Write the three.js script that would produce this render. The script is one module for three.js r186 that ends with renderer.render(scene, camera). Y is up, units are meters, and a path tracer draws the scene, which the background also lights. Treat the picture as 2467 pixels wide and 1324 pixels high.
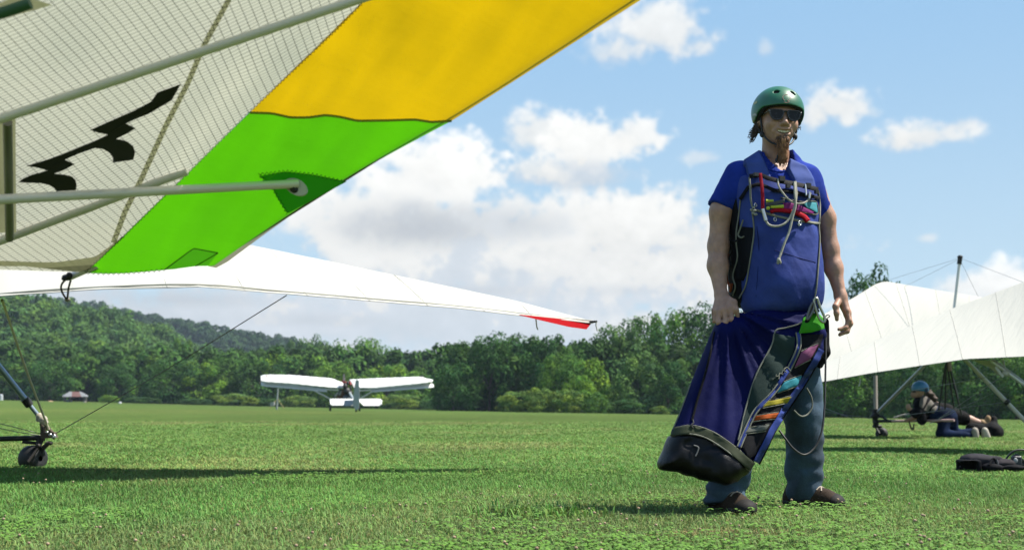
import * as THREE from 'three';
import { mergeGeometries } from 'three/addons/utils/BufferGeometryUtils.js';

// ---------------------------------------------------------------- camera, sun, exposure
const F = 3000, CX = 1233.5, CY = 662, EYE = 0.44, PITCH = Math.atan(323 / F);
const scene = new THREE.Scene();
const camera = new THREE.PerspectiveCamera(2 * Math.atan(CY / F) * 180 / Math.PI, 1024 / 549, 0.05, 3000);
camera.position.set(0, EYE, 0);
camera.rotation.x = PITCH;
camera.focus = 5.3;
camera.userData.fStop = 5;
const SUN = new THREE.Vector3(0.56, 0.82, -0.05).normalize();
const sun = new THREE.DirectionalLight(new THREE.Color(1, 0.95, 0.85), 5.0);
sun.position.copy(SUN).multiplyScalar(60);
sun.castShadow = true;
Object.assign(sun.shadow.camera, { left: -40, right: 40, top: 40, bottom: -40, near: 1, far: 160 });
sun.shadow.mapSize.set(4096, 4096);
sun.shadow.radius = 1;
scene.add(sun); scene.add(sun.target);
const renderer = new THREE.WebGLRenderer({ antialias: true });
renderer.toneMapping = THREE.LinearToneMapping;
renderer.toneMappingExposure = 2.1;
renderer.shadowMap.enabled = true;
scene.fog = new THREE.FogExp2(new THREE.Color(0.62, 0.76, 0.95), 0.00016);

// ---------------------------------------------------------------- maths helpers
const V = (x, y, z) => new THREE.Vector3(x, y, z);
const { sin, cos, abs, min, max, sqrt, floor, exp, atan2, asin, PI, hypot, pow } = Math;
const cl = (x, a = 0, b = 1) => x < a ? a : x > b ? b : x;
const lerp = (a, b, t) => a + (b - a) * t;
const sst = (a, b, x) => { const t = cl((x - a) / (b - a)); return t * t * (3 - 2 * t); };
function rng(s) { return () => { s = (s + 0x6d2b79f5) | 0; let t = Math.imul(s ^ (s >>> 15), 1 | s); t = (t + Math.imul(t ^ (t >>> 7), 61 | t)) ^ t; return ((t ^ (t >>> 14)) >>> 0) / 4294967296; }; }
const cp = cos(PITCH), sp = sin(PITCH);
function P(px, py, d) {                      // the point at depth d that lies in this direction
  const x = (px - CX) / F, y = (CY - py) / F, Y = y * cp + sp, Z = cp - y * sp, k = d / Z;
  return V(x * k, EYE + Y * k, -d);
}
const M = (px, py, dz = 0) => P(px, py, 5.4 - dz);   // on and around the standing pilot
function hash(x, y, z) { let h = Math.imul(x, 374761393) ^ Math.imul(y, 668265263) ^ Math.imul(z, 2147483647 ^ 1274126177); h = Math.imul(h ^ (h >>> 13), 1274126177); return ((h ^ (h >>> 16)) >>> 0) / 4294967296; }
function noise3(x, y, z, per = 0) {
  const X = floor(x), Y = floor(y), Z = floor(z); let fx = x - X, fy = y - Y, fz = z - Z;
  fx = fx * fx * (3 - 2 * fx); fy = fy * fy * (3 - 2 * fy); fz = fz * fz * (3 - 2 * fz);
  const w = per ? (a) => ((a % per) + per) % per : (a) => a;
  const a = w(X), b = w(X + 1), c = w(Y), d = w(Y + 1);
  const l = (p, q, t) => p + (q - p) * t;
  return l(l(l(hash(a, c, Z), hash(b, c, Z), fx), l(hash(a, d, Z), hash(b, d, Z), fx), fy), l(l(hash(a, c, Z + 1), hash(b, c, Z + 1), fx), l(hash(a, d, Z + 1), hash(b, d, Z + 1), fx), fy), fz) * 2 - 1;
}
function fbm(x, y, z, oct = 4, per = 0) { let s = 0, a = 0.5, f = 1; for (let i = 0; i < oct; i++) { s += a * noise3(x * f, y * f, z + i * 17.3, per * f); a *= 0.5; f *= 2; } return s; }
function line(pts, n) {                      // n + 1 points evenly along a polyline of arrays or vectors
  const q = pts.map((p) => p.toArray ? p.toArray() : p), L = [0];
  for (let i = 1; i < q.length; i++) L.push(L[i - 1] + hypot(...q[i].map((v, k) => v - q[i - 1][k])));
  const out = [];
  for (let i = 0, j = 0; i <= n; i++) { const s = L[L.length - 1] * i / n; while (j < q.length - 2 && L[j + 1] < s) j++; const t = cl((s - L[j]) / max(L[j + 1] - L[j], 1e-9)); out.push(q[j].map((v, k) => lerp(v, q[j + 1][k], t))); }
  return out;
}

// ---------------------------------------------------------------- scene helpers
const taken = {};
function numbered(n) { const k = taken[n] = (taken[n] ?? -1) + 1; return k ? n + '_' + String(k).padStart(3, '0') : n; }
function tag(o, label, category, group, kind) { o.userData = {}; if (label) o.userData.label = label; if (category) o.userData.category = category; if (group) o.userData.group = group; if (kind) o.userData.kind = kind; return o; }
function thing(name, label, category, at = V(0, 0, 0), group) { const o = new THREE.Group(); o.name = numbered(name); o.position.copy(at); scene.add(o); return tag(o, label, category, group); }
const wpos = (o) => { const v = V(0, 0, 0); for (let p = o; p && p !== scene; p = p.parent) v.add(p.position); return v; };
function part(name, geo, mat, parent, label) {   // geometry given in world coordinates
  if (Array.isArray(geo)) geo = mergeGeometries(geo.map(plain));
  const m = new THREE.Mesh(geo, mat); m.name = parent === scene ? numbered(name) : name;
  if (parent !== scene) { const w = wpos(parent); geo.translate(-w.x, -w.y, -w.z); }
  m.castShadow = m.receiveShadow = true; parent.add(m);
  if (label) m.userData.label = label;
  return m;
}
function plain(g) {                          // same attributes for merging
  if (g.index) g = g.toNonIndexed();
  if (!g.attributes.normal) g.computeVertexNormals();
  if (!g.attributes.uv) boxUV(g);
  for (const k of Object.keys(g.attributes)) if (!['position', 'normal', 'uv'].includes(k)) g.deleteAttribute(k);
  return g;
}
function boxUV(g, s = 1) {
  const p = g.attributes.position, u = new Float32Array(p.count * 2);
  for (let i = 0; i < p.count; i++) { u[2 * i] = (p.getX(i) + 0.73 * p.getZ(i)) * s; u[2 * i + 1] = (p.getY(i) + 0.31 * p.getZ(i)) * s; }
  g.setAttribute('uv', new THREE.BufferAttribute(u, 2)); return g;
}
function tube(pts, r, seg = 8, rad = 8, closed = false) {
  const c = new THREE.CatmullRomCurve3(pts, closed, 'centripetal');
  return new THREE.TubeGeometry(c, seg * (pts.length - 1), r, rad, closed);
}
function rod(a, b, r, r2 = r, rad = 12) {
  const g = new THREE.CylinderGeometry(r2, r, a.distanceTo(b), rad, 1);
  g.applyQuaternion(new THREE.Quaternion().setFromUnitVectors(V(0, 1, 0), b.clone().sub(a).normalize()));
  const m = a.clone().add(b).multiplyScalar(0.5); return g.translate(m.x, m.y, m.z);
}
function ball(c, rx, ry = rx, rz = rx, n = 12) { return new THREE.SphereGeometry(1, n * 2, n).scale(rx, ry, rz).translate(c.x, c.y, c.z); }
function grid(rows, thick = 0, uvf) {         // rows: array of arrays of Vector3; thick: a second face that far behind
  const n = rows.length, m = rows[0].length, pos = [], uv = [], idx = [];
  const add = (r) => { for (let i = 0; i < n; i++) for (let j = 0; j < m; j++) { const p = r[i][j]; pos.push(p.x, p.y, p.z); const w = uvf ? uvf(p, i, j) : [p.x + 0.7 * p.z, p.y + .3 * p.z]; uv.push(w[0], w[1]); } };
  add(rows);
  const at = (i, j, o) => o * n * m + i * m + j;
  for (let i = 0; i < n - 1; i++) for (let j = 0; j < m - 1; j++) idx.push(at(i, j, 0), at(i, j + 1, 0), at(i + 1, j, 0), at(i + 1, j, 0), at(i, j + 1, 0), at(i + 1, j + 1, 0));
  if (thick) {
    const g0 = new THREE.BufferGeometry(); g0.setAttribute('position', new THREE.Float32BufferAttribute(pos, 3)); g0.setIndex(idx); g0.computeVertexNormals();
    const N = g0.attributes.normal, back = rows.map((r, i) => r.map((p, j) => { const k = i * m + j; return V(p.x - thick * N.getX(k), p.y - thick * N.getY(k), p.z - thick * N.getZ(k)); }));
    add(back);
    for (let i = 0; i < n - 1; i++) for (let j = 0; j < m - 1; j++) idx.push(at(i, j, 1), at(i + 1, j, 1), at(i, j + 1, 1), at(i + 1, j, 1), at(i + 1, j + 1, 1), at(i, j + 1, 1));
    const rim = []; for (let j = 0; j < m; j++) rim.push([0, j]); for (let i = 1; i < n; i++) rim.push([i, m - 1]); for (let j = m - 2; j >= 0; j--) rim.push([n - 1, j]); for (let i = n - 2; i >= 0; i--) rim.push([i, 0]);
    for (let k = 0; k < rim.length - 1; k++) { const [a, b] = rim[k], [c, d] = rim[k + 1]; idx.push(at(a, b, 0), at(a, b, 1), at(c, d, 0), at(c, d, 0), at(a, b, 1), at(c, d, 1)); }
  }
  const g = new THREE.BufferGeometry(); g.setAttribute('position', new THREE.Float32BufferAttribute(pos, 3)); g.setAttribute('uv', new THREE.Float32BufferAttribute(uv, 2)); g.setIndex(idx); g.computeVertexNormals(); return g;
}
function loft(A, B, nu, nv, f) {              // rows from polyline A to polyline B, f(point array, s, t) -> Vector3
  const a = line(A, nu), b = line(B, nu), rows = [];
  for (let i = 0; i <= nv; i++) rows.push(a.map((p, j) => f(p.map((v, k) => lerp(v, b[j][k], i / nv)), j / nu, i / nv)));
  return rows;
}
const v3 = (a) => V(a[0], a[1], a[2]);
function prism(px, d, thick, back = 0) {       // an outline given by directions at depth d, carried straight back by thick
  const c = px.map((p) => P(p[0], p[1], d)), v2 = c.map((p) => new THREE.Vector2(p.x, p.y));
  const tri = THREE.ShapeUtils.triangulateShape(v2, []), pos = [], n = c.length;
  const cw = THREE.ShapeUtils.isClockWise(v2), B = c.map((p) => V(p.x, p.y + back, p.z - thick));
  const t3 = (a, b, e) => pos.push(a.x, a.y, a.z, b.x, b.y, b.z, e.x, e.y, e.z);
  for (const [i, j, k] of tri) { cw ? t3(c[i], c[k], c[j]) : t3(c[i], c[j], c[k]); cw ? t3(B[i], B[j], B[k]) : t3(B[i], B[k], B[j]); }
  for (let i = 0; i < n; i++) { const j = (i + 1) % n; if (cw) { t3(c[i], c[j], B[i]); t3(c[j], B[j], B[i]); } else { t3(c[i], B[i], c[j]); t3(c[j], B[i], B[j]); } }
  const g = new THREE.BufferGeometry(); g.setAttribute('position', new THREE.Float32BufferAttribute(pos, 3)); g.computeVertexNormals(); return boxUV(g);
}

// ---------------------------------------------------------------- textures and materials
function tex(w, h, fn, srgb = true, rep = 1) {
  const a = new Uint8Array(w * h * 4);
  for (let y = 0; y < h; y++) for (let x = 0; x < w; x++) { const c = fn(x / w, y / h), i = (y * w + x) * 4; if (typeof c === 'number') { a[i] = a[i + 1] = a[i + 2] = cl(c) * 255; } else { a[i] = cl(c[0]) * 255; a[i + 1] = cl(c[1]) * 255; a[i + 2] = cl(c[2]) * 255; } a[i + 3] = 255; }
  const t = new THREE.DataTexture(a, w, h); t.wrapS = t.wrapT = THREE.RepeatWrapping; t.magFilter = t.minFilter = THREE.LinearFilter; if (srgb) t.colorSpace = THREE.SRGBColorSpace; t.repeat.set(rep, rep); t.needsUpdate = true; return t;
}
const rgb = (r, g, b) => new THREE.Color().setRGB(r, g, b);
const ALB = 0.72, dim = (c) => rgb(...c.map((v) => v * ALB));
const std = (c, rough = 0.8, o = {}) => new THREE.MeshStandardMaterial({ color: (o.metalness ?? 0) > 0.3 ? rgb(...c) : dim(c), roughness: rough, side: THREE.DoubleSide, ...o });
const phys = (c, rough, o = {}) => new THREE.MeshPhysicalMaterial({ color: dim(c), roughness: rough, side: THREE.DoubleSide, ...o });
const clothBump = tex(512, 512, (u, v) => 0.5 + 0.5 * fbm(u * 6, v * 6, 3, 5, 6) + 0.1 * (hash(u * 512 | 0, v * 512 | 0, 5) - .5), false, 4);
const mottle = tex(512, 512, (u, v) => { const k = 0.88 + 0.16 * fbm(u * 5, v * 5, 9, 5, 5) + 0.06 * (hash(u * 512 | 0, v * 512 | 0, 8) - .5); return [k, k, k]; }, true, 2.5);
const cloth = (c, rough = 0.75, o = {}) => phys(c, rough, { specularIntensity: 0.18, bumpMap: clothBump, bumpScale: 0.003, map: mottle, ...o });

// ---------------------------------------------------------------- sky
{
  const W = 4096, H = 2048, data = new Float32Array(W * H * 4);
  // [x, y, rx, ry, softness, roughness, brightness, opacity] of each bank, in directions of the view
  const B = [
    [1250, 620, 700, 190, 0.5, 0.8, 0.92, 0.97], [1500, 630, 420, 190, 0.5, 0.8, 0.97, 0.95], [350, 770, 800, 120, 0.7, 0.8, 0.80, 0.92], [1100, 780, 900, 150, 0.6, 0.7, 0.88, 0.94], [1650, 690, 420, 90, 0.7, 0.9, 0.95, 0.9],
    [1040, 430, 210, 130, 0.45, 0.9, 1.10, 1], [880, 560, 300, 160, 0.5, 0.8, 1.0, 1], [1010, 550, 300, 90, 0.9, 0.7, 0.70, 0.95], [1400, 540, 300, 100, 0.5, 0.9, 1.02, 0.95], [1240, 540, 190, 70, 0.9, 0.8, 0.80, 0.8],
    [1080, 410, 170, 75, 0.5, 1.0, 1.10, 0.95], [1300, 320, 110, 65, 0.6, 1.0, 1.0, 0.9], [1420, 345, 150, 85, 0.45, 1.0, 1.08, 1], [1530, 325, 85, 60, 0.5, 1.1, 1.06, 0.95], [1400, 425, 150, 55, 0.8, 0.9, 0.86, 0.85], [1290, 420, 100, 45, 0.8, 1, .93, .8],
    [1590, 80, 165, 95, 0.7, 1.1, 1.0, 0.9], [1480, 130, 100, 55, 0.9, 1.1, 0.97, 0.7], [1690, 110, 65, 40, 0.9, 1.2, 0.98, 0.6], [1845, 118, 30, 24, 1.0, 1.2, 0.95, 0.45],
    [2010, 258, 100, 52, 0.6, 1.1, 1.0, 0.92], [1960, 285, 60, 38, 0.8, 1, .97, .8], [2230, 330, 125, 46, 0.65, 1.1, 1.0, 0.9], [2170, 345, 65, 40, 0.8, 1.0, 0.97, 0.8], [2320, 300, 55, 24, 0.9, 1.1, 0.97, 0.6], [2235, 572, 36, 18, 1, 1.1, .97, .6], [1690, 380, 60, 22, 1, 1, .95, .5],
    [2330, 700, 150, 60, 0.6, 1.0, 1.06, 0.95], [2430, 680, 100, 50, 0.6, 1.0, 1.06, 0.9], [2200, 740, 190, 50, 0.8, 0.9, 0.98, 0.9], [1650, 780, 300, 60, 0.8, .9, 0.95, 0.85], [900, 860, 700, 50, .9, .7, .9, .85],
    [420, 720, 300, 30, 1, .9, .72, .7], [760, 770, 300, 26, 1, .9, .74, .6], [1150, 700, 300, 30, 1, .9, .76, .6], [1500, 700, 200, 24, 1, .9, .82, .5],
  ].map((b) => { const p = P(b[0], b[1], 1), d = V(p.x, p.y - EYE, p.z).normalize(); return [atan2(d.x, -d.z) * 180 / PI, asin(d.y) * 180 / PI, b[2] / 52.4, b[3] / 52.4, b[4], b[5], b[6], b[7]]; });
  const mid = [0.22, 0.38, 0.57], low = [0.41, 0.53, 0.60], hi = [0.07, 0.20, 0.45];
  for (let r = 0; r < H; r++) {
    const el = ((r + 0.5) / H - 0.5) * 180;
    for (let c = 0; c < W; c++) {
      const i = (r * W + c) * 4; data[i + 3] = 1;
      if (el < -0.5) { data[i] = 0.12; data[i + 1] = 0.16; data[i + 2] = 0.1; continue; }
      const th = ((c + 0.5) / W - 0.5) * 2 * PI, dx = cos(th), dz = sin(th), az = atan2(dx, -dz) * 180 / PI, e = max(el, 0);
      const k1 = sst(0, 21, e), k2 = sst(18, 75, e), col = [0, 1, 2].map((k) => lerp(lerp(low[k], mid[k], pow(k1, 0.8)), hi[k], k2));
      const q = e < 60 ? 1 : cl((90 - e) / 30);
      const n1 = fbm(az * 0.42, e * 0.55, 1.5, 5), n2 = fbm(az * 1.3 + 9, e * 1.5, 7.5, 4) + 0.35 * fbm(az * 4.1, e * 4.6, 3.5, 3);
      const away = sst(24, 34, abs(az)) + sst(20, 27, e) * (1 - sst(24, 34, abs(az)));
      let a0 = 0, b0 = 0.95;
      if (away > 0) { const m = fbm(az * 0.045 * q + 3, e * 0.09, 21, 5) + 0.25 * n1 - 0.1 + 0.22 * (1 - sst(0, 16, e)); a0 = sst(0, 0.3, m) * away * q; b0 = 1.02 - 0.2 * sst(0.1, 0.5, m); }
      for (let k = 0; k < 3; k++) col[k] = lerp(col[k], b0 * [0.55, 0.57, 0.58][k], a0 * 0.95);
      if (abs(az) < 34 && e < 27) for (const b of B) {
        const ux = (az - b[0]) / b[2], uy = (e - b[1]) / b[3] * ((e < b[1]) ? 1.25 : 1), rr = sqrt(ux * ux + uy * uy); if (rr > 2.4) continue;
        const m = 1 - rr + b[5] * (0.75 * n1 + 0.55 * n2), a = sst(0, b[4], m) * b[7] * 0.98;
        if (a <= 0) continue;
        const br = b[6] * (1 + 0.10 * n2 + 0.12 * n1 + 0.06 * cl(uy, -1, 1));
        const cc = br > 0.93 ? [0.61, 0.61, 0.595] : [0.52, 0.555, 0.595];
        for (let k = 0; k < 3; k++) col[k] = lerp(col[k], br * cc[k], a);
      }
      data[i] = col[0] * 0.715; data[i + 1] = col[1] * 0.715; data[i + 2] = col[2] * 0.715;
    }
  }
  const t = new THREE.DataTexture(data, W, H, THREE.RGBAFormat, THREE.FloatType);
  t.mapping = THREE.EquirectangularReflectionMapping; t.magFilter = t.minFilter = THREE.LinearFilter; t.needsUpdate = true;
  scene.background = t; scene.environment = t; scene.environmentIntensity = 1.0;
}

// ---------------------------------------------------------------- ground and hills
const slope = (X) => -X * (0.0135 + 0.00011 * abs(X));
const H1 = (X) => 19.5 * sst(-80, -148, X) - 6 * sst(-150, -260, X);
const H2 = (X) => (2 + 0.18 * cl(-X, -20, 300)) * sst(110, 20, X);
function ground(X, d) {
  const t = sst(20, 130, d), Xc = cl(X, -75, 60);
  let h = t * (slope(Xc) + 0.12) + 0.015 * fbm(X * 0.35, d * 0.35, 4, 3) * sst(6, 14, d);
  h += H1(X) * sst(235, 390, d) * (1 - sst(430, 560, d)) + H2(X) * sst(540, 760, d);
  return h;
}
const grassMap = tex(1024, 1024, (u, v) => {
  const n = fbm(u * 8, v * 8, 2, 6, 8), f = fbm(u * 60, v * 60, 5, 3, 60), s = hash(u * 1024 | 0, v * 1024 | 0, 3);
  const dry = sst(0.05, 0.4, n + 0.5 * f + 0.35 * (s - 0.5)), k = 0.8 + 0.5 * f + 0.35 * (s - 0.5);
  return [lerp(0.40, 0.54, dry) * k, lerp(0.52, 0.57, dry) * k, lerp(0.24, 0.34, dry) * k];
});
{
  const ds = [-60, -20, -6, -2, 0, 1.5, 3]; for (let d = 3.3; d < 1500; d *= 1.035) ds.push(d); ds.push(1500);
  const rows = ds.map((d) => { const r = []; for (let j = 0; j <= 120; j++) { const s = (j / 60 - 1), w = max(60, d * 0.95); r.push(V(w * (0.35 * s + 0.65 * s * s * s), 0, -d)); } return r; });
  for (const r of rows) for (const p of r) p.y = ground(p.x, -p.z);
  const g = grid(rows, 0, (p) => [p.x / 2.3, p.z / 2.3]);
  const n = g.attributes.position.count, col = new Float32Array(n * 3), pp = g.attributes.position;
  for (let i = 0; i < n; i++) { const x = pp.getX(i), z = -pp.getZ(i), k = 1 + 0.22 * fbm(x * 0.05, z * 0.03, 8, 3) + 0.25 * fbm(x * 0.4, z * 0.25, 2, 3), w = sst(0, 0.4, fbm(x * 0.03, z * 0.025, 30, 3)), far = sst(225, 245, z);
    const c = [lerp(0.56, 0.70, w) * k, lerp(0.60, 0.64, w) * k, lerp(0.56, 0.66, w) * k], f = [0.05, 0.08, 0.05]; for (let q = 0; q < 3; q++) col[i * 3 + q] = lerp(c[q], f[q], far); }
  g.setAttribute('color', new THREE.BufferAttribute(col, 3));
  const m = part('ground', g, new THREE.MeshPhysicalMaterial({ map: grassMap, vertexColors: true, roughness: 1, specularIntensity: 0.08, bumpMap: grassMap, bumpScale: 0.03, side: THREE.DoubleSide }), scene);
  tag(m, 'wide mown grass airfield running back to the tree line and wooded hills', null, null, 'structure'); m.castShadow = false;
}

// ---------------------------------------------------------------- grass, clover
const whiteVC = (rough, o = {}) => new THREE.MeshPhysicalMaterial({ color: 0xffffff, vertexColors: true, roughness: rough, side: THREE.DoubleSide, ...o });
function colored(g, fn) { const n = g.attributes.position.count, c = new Float32Array(n * 3); for (let i = 0; i < n; i++) { const k = fn(i); c[3 * i] = k[0]; c[3 * i + 1] = k[1]; c[3 * i + 2] = k[2]; } g.setAttribute('color', new THREE.BufferAttribute(c, 3)); return g; }
function tuftGeo(seed, n, spread, h0, h1, w) {
  const R = rng(seed), pos = [], col = [], idx = [];
  for (let i = 0; i < n; i++) {
    const a = R() * 2 * PI, r = spread * sqrt(R()), x = r * cos(a), z = r * sin(a), t = R() * 2 * PI, dry = R() < 0.12, h = lerp(h0, h1, R() * R()) * (dry ? 0.6 : 1), lean = h * (0.25 + 0.9 * R()), ww = w * (0.7 + 0.6 * R());
    const dx = cos(t), dz = sin(t), px = -dz * ww / 2, pz = dx * ww / 2, b = pos.length / 3;
    pos.push(x - px, 0, z - pz, x + px, 0, z + pz, x + dx * lean * 0.35 - px * .8, h * 0.62, z + dz * lean * 0.35 - pz * .8, x + dx * lean * 0.35 + px * .8, h * 0.62, z + dz * lean * 0.35 + pz * .8, x + dx * lean, h * (0.95 - 0.3 * lean / h), z + dz * lean);
    idx.push(b, b + 1, b + 2, b + 2, b + 1, b + 3, b + 2, b + 3, b + 4);
    const k = 0.75 + 0.5 * R(), c = dry ? [0.27 * k, 0.23 * k, 0.10 * k] : [lerp(0.085, 0.160, R()) * k, lerp(0.160, 0.222, R()) * k, 0.044 * k];
    for (let q = 0; q < 5; q++) col.push(...c.map((v) => v * ALB * 1.5));
  }
  const g = new THREE.BufferGeometry(); g.setAttribute('position', new THREE.Float32BufferAttribute(pos, 3)); g.setAttribute('color', new THREE.Float32BufferAttribute(col, 3)); g.setIndex(idx); g.computeVertexNormals(); return boxUV(g);
}
const bladeMat = whiteVC(0.85, { transmission: 0.3, thickness: 0, specularIntensity: 0.25 });
function scatter(name, label, geos, mat, spots) {   // spots: [x, y, z, size, turn, tint]
  const m4 = new THREE.Matrix4(), q = new THREE.Quaternion(), per = geos.map(() => []);
  spots.forEach((s, i) => per[i % geos.length].push(s));
  geos.forEach((g, k) => {
    const im = new THREE.InstancedMesh(g, mat, per[k].length); im.name = numbered(name);
    per[k].forEach((s, i) => { q.setFromAxisAngle(V(0, 1, 0), s[4]); m4.compose(V(s[0], s[1], s[2]), q, Array.isArray(s[3]) ? V(...s[3]) : V(s[3], s[3], s[3])); im.setMatrixAt(i, m4); im.setColorAt(i, s[5]); });
    im.castShadow = im.receiveShadow = true; scene.add(im); tag(im, label, name.replace(/_/g, ' '), null, 'stuff');
  });
}
{
  const R = rng(11), near = [], far = [], flat = [], clover = [], flowers = [];
  const tint = (x, d) => { const n = fbm(x * 0.5, d * 0.35, 3, 3), w = sst(0.02, 0.38, n + 0.4 * fbm(x * 0.09, d * 0.05, 6, 2)), k = (0.85 + 0.35 * R()) * (1 + 0.35 * fbm(x * 1.6, d * 0.9, 9, 3)); return new THREE.Color().setRGB(lerp(0.90, 1.28, w) * k, lerp(1.0, 1.05, w) * k, lerp(1.0, 1.4, w) * k); };
  const spot = (d0, d1, power) => { const d = d0 + (d1 - d0) * pow(R(), power), x = (R() * 2 - 1) * (0.425 * d + 0.5); return [x, d]; };
  for (let i = 0; i < 42000; i++) { const [x, d] = spot(3.3, 9.5, 1.35); near.push([x, ground(x, d), -d, 0.75 + 0.55 * R() + 0.35 * max(0, fbm(x * .8, d * .8, 7, 2)), R() * 6.3, tint(x, d)]); }
  for (let i = 0; i < 62000; i++) { const [x, d] = spot(8.5, 46, 1.6); if (R() < sst(24, 46, d)) continue; const s = 1.1 + 0.02 * d + 0.5 * R(); far.push([x, ground(x, d), -d, [s, 0.85 + 0.3 * R() , s], R() * 6.3, tint(x, d)]); }
  for (let i = 0; i < 60; i++) { const x = 0.10 + (R() - .5) * 0.42, d = 5.05 + (R() - .5) * .3; near.push([x, ground(x, d), -d, 1.7 + .7 * R(), R() * 6.3, new THREE.Color().setRGB(.95, 1, .95)]); }
  for (const [cx, cd, r, n] of [[.79, 4.33, .16, 170], [.55, 4.2, .08, 40], [3.3, 8.0, .5, 160], [1.95, 5.2, .2, 60], [-.9, 5.6, .5, 110]]) for (let i = 0; i < n; i++) { const a = R() * 6.3, q = r * sqrt(R()), x = cx + q * cos(a) * 1.5, d = cd + q * sin(a) * .8, k = .8 + .5 * R(); near.push([x, ground(x, d), -d, .8 + .3 * R(), R() * 6.3, new THREE.Color().setRGB(2.0 * k, .92 * k, 1.7 * k)]); }
  scatter('grass', 'short mown lawn grass with scattered dry straw blades', [1, 2, 3].map((s) => tuftGeo(s, 16, 0.055, 0.018, 0.06, 0.0034)), bladeMat, near);
  scatter('distant_grass', 'mown grass of the airfield farther from the camera', [4, 5].map((s) => tuftGeo(s, 30, 0.14, 0.02, 0.06, 0.0055)), bladeMat, far);
  const leaf = (t) => { const g = new THREE.CircleGeometry(0.0052, 6).rotateX(-PI / 2 + .35).translate(0, 0, 0.0056); return g.rotateY(t); };
  const clo = colored(mergeGeometries([0, 2.1, 4.2].map((t) => leaf(t))).translate(0, 0.032, 0), () => [0.10, 0.21, 0.03]);
  const fl = mergeGeometries([colored(new THREE.IcosahedronGeometry(0.0052, 1).scale(1, .85, 1).translate(0, 0.055, 0), (i) => ((i / 3 | 0) % 3 ? [0.30, 0.24, 0.16] : [0.24, 0.13, 0.09])), colored(new THREE.CylinderGeometry(0.001, 0.001, 0.055, 4, 1, true).toNonIndexed().translate(0, 0.027, 0), () => [0.14, 0.2, 0.05])]);
  for (let i = 0; i < 24000; i++) { const [x, d] = spot(3.4, 8, 1.5); if (fbm(x * .9, d * .9, 12, 3) + .12 < 0.25 * R()) continue; clover.push([x, ground(x, d) + 0.01 * R(), -d, 0.7 + 0.7 * R(), R() * 6.3, new THREE.Color().setScalar(0.8 + 0.5 * R())]); }
  for (let i = 0; i < 520; i++) { const [x, d] = spot(3.5, 9, 1.4); if (fbm(x * .7, d * .7, 15, 2) < -0.1 + 0.2 * R()) continue; flowers.push([x, ground(x, d) - 0.012 * R(), -d, 0.7 + 0.5 * R(), R() * 6.3, new THREE.Color().setScalar(0.8 + 0.4 * R())]); }
  scatter('clover', 'low clover leaves growing in the near lawn', [clo], bladeMat, clover);
  scatter('clover_flowers', 'small faded clover blossoms dotted over the near lawn', [fl], whiteVC(0.9), flowers);
}

// ---------------------------------------------------------------- trees
function crownGeo(seed, lobes, cards, size, squash, lowest) {   // a crown of unit radius standing on y = 0, about 2 high
  const R = rng(seed), pos = [], nor = [], col = [], L = [];
  for (let i = 0; i < lobes; i++) {
    const y = lowest + (1.86 - lowest) * pow((i + R() * .8) / lobes, 0.9), prof = pow(max(0.10, 1 - pow(abs(y - 0.85) / 1.10, 2.6)), 0.5), a = i * 2.4 + R() * 1.2, r = prof * (0.35 + 0.5 * sqrt(R()));
    L.push([r * cos(a) * squash, y, r * sin(a), (0.19 + 0.17 * R()) * (0.68 + 0.42 * prof), 0.72 + 0.5 * R(), R()]);
  }
  for (const [lx, ly, lz, lr, lk, lh] of L) {
    const n = cards * lr / 0.26;
    for (let c = 0; c < n; c++) {
      const u = R() * 2 - 1, t = R() * 2 * PI, s = sqrt(1 - u * u), rr = lr * (0.80 + 0.30 * pow(R(), 2)), dir = V(s * cos(t), u * 0.85 + 0.1, s * sin(t)).normalize();
      const p = V(lx + dir.x * rr, ly + dir.y * rr * .9, lz + dir.z * rr); if (p.y < 0.02) continue;
      const n2 = dir.clone().multiplyScalar(0.75).add(V(R() - .5, R() - .2, R() - .5)).normalize(), tx = V(R() - .5, R() - .5, R() - .5).cross(n2).normalize(), ty = n2.clone().cross(tx), w = size * (0.6 + 0.8 * R());
      const q = [[-1, -.35], [-.1, -1], [1, .3], [.15, 1]].map(([a, b]) => p.clone().addScaledVector(tx, a * w * .7).addScaledVector(ty, b * w * .6));
      for (const k of [0, 1, 2, 0, 2, 3]) { pos.push(q[k].x, q[k].y, q[k].z); nor.push(n2.x, n2.y, n2.z); }
      const k = lk * (0.6 + 0.75 * R()), cc = [lerp(0.045, 0.080, lh) * k, lerp(0.120, 0.150, lh) * k, lerp(0.030, 0.018, lh) * k];
      for (let k2 = 0; k2 < 6; k2++) col.push(...cc.map((v) => v * ALB * 1.4));
    }
  }
  const g = new THREE.BufferGeometry(); g.setAttribute('position', new THREE.Float32BufferAttribute(pos, 3)); g.setAttribute('normal', new THREE.Float32BufferAttribute(nor, 3)); g.setAttribute('color', new THREE.Float32BufferAttribute(col, 3)); return boxUV(g);
}
const leafMat = (r, g, b) => { const m = whiteVC(0.9, { transmission: 0.3, thickness: 0, specularIntensity: 0.2 }); m.color.setRGB(r, g, b); return m; };
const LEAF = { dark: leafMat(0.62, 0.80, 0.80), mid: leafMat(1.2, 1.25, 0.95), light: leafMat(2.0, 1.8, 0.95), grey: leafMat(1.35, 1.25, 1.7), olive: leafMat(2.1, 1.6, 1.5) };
const BARK = std([0.09, 0.075, 0.06], 0.95);
const crowns = [crownGeo(1, 34, 150, 0.055, 1, 0.1), crownGeo(2, 40, 135, 0.05, 0.85, 0.08), crownGeo(3, 30, 150, 0.06, 1.1, 0.15), crownGeo(4, 44, 125, 0.048, 0.95, 0.05), crownGeo(5, 22, 190, 0.055, 0.9, 0.3)];
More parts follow.
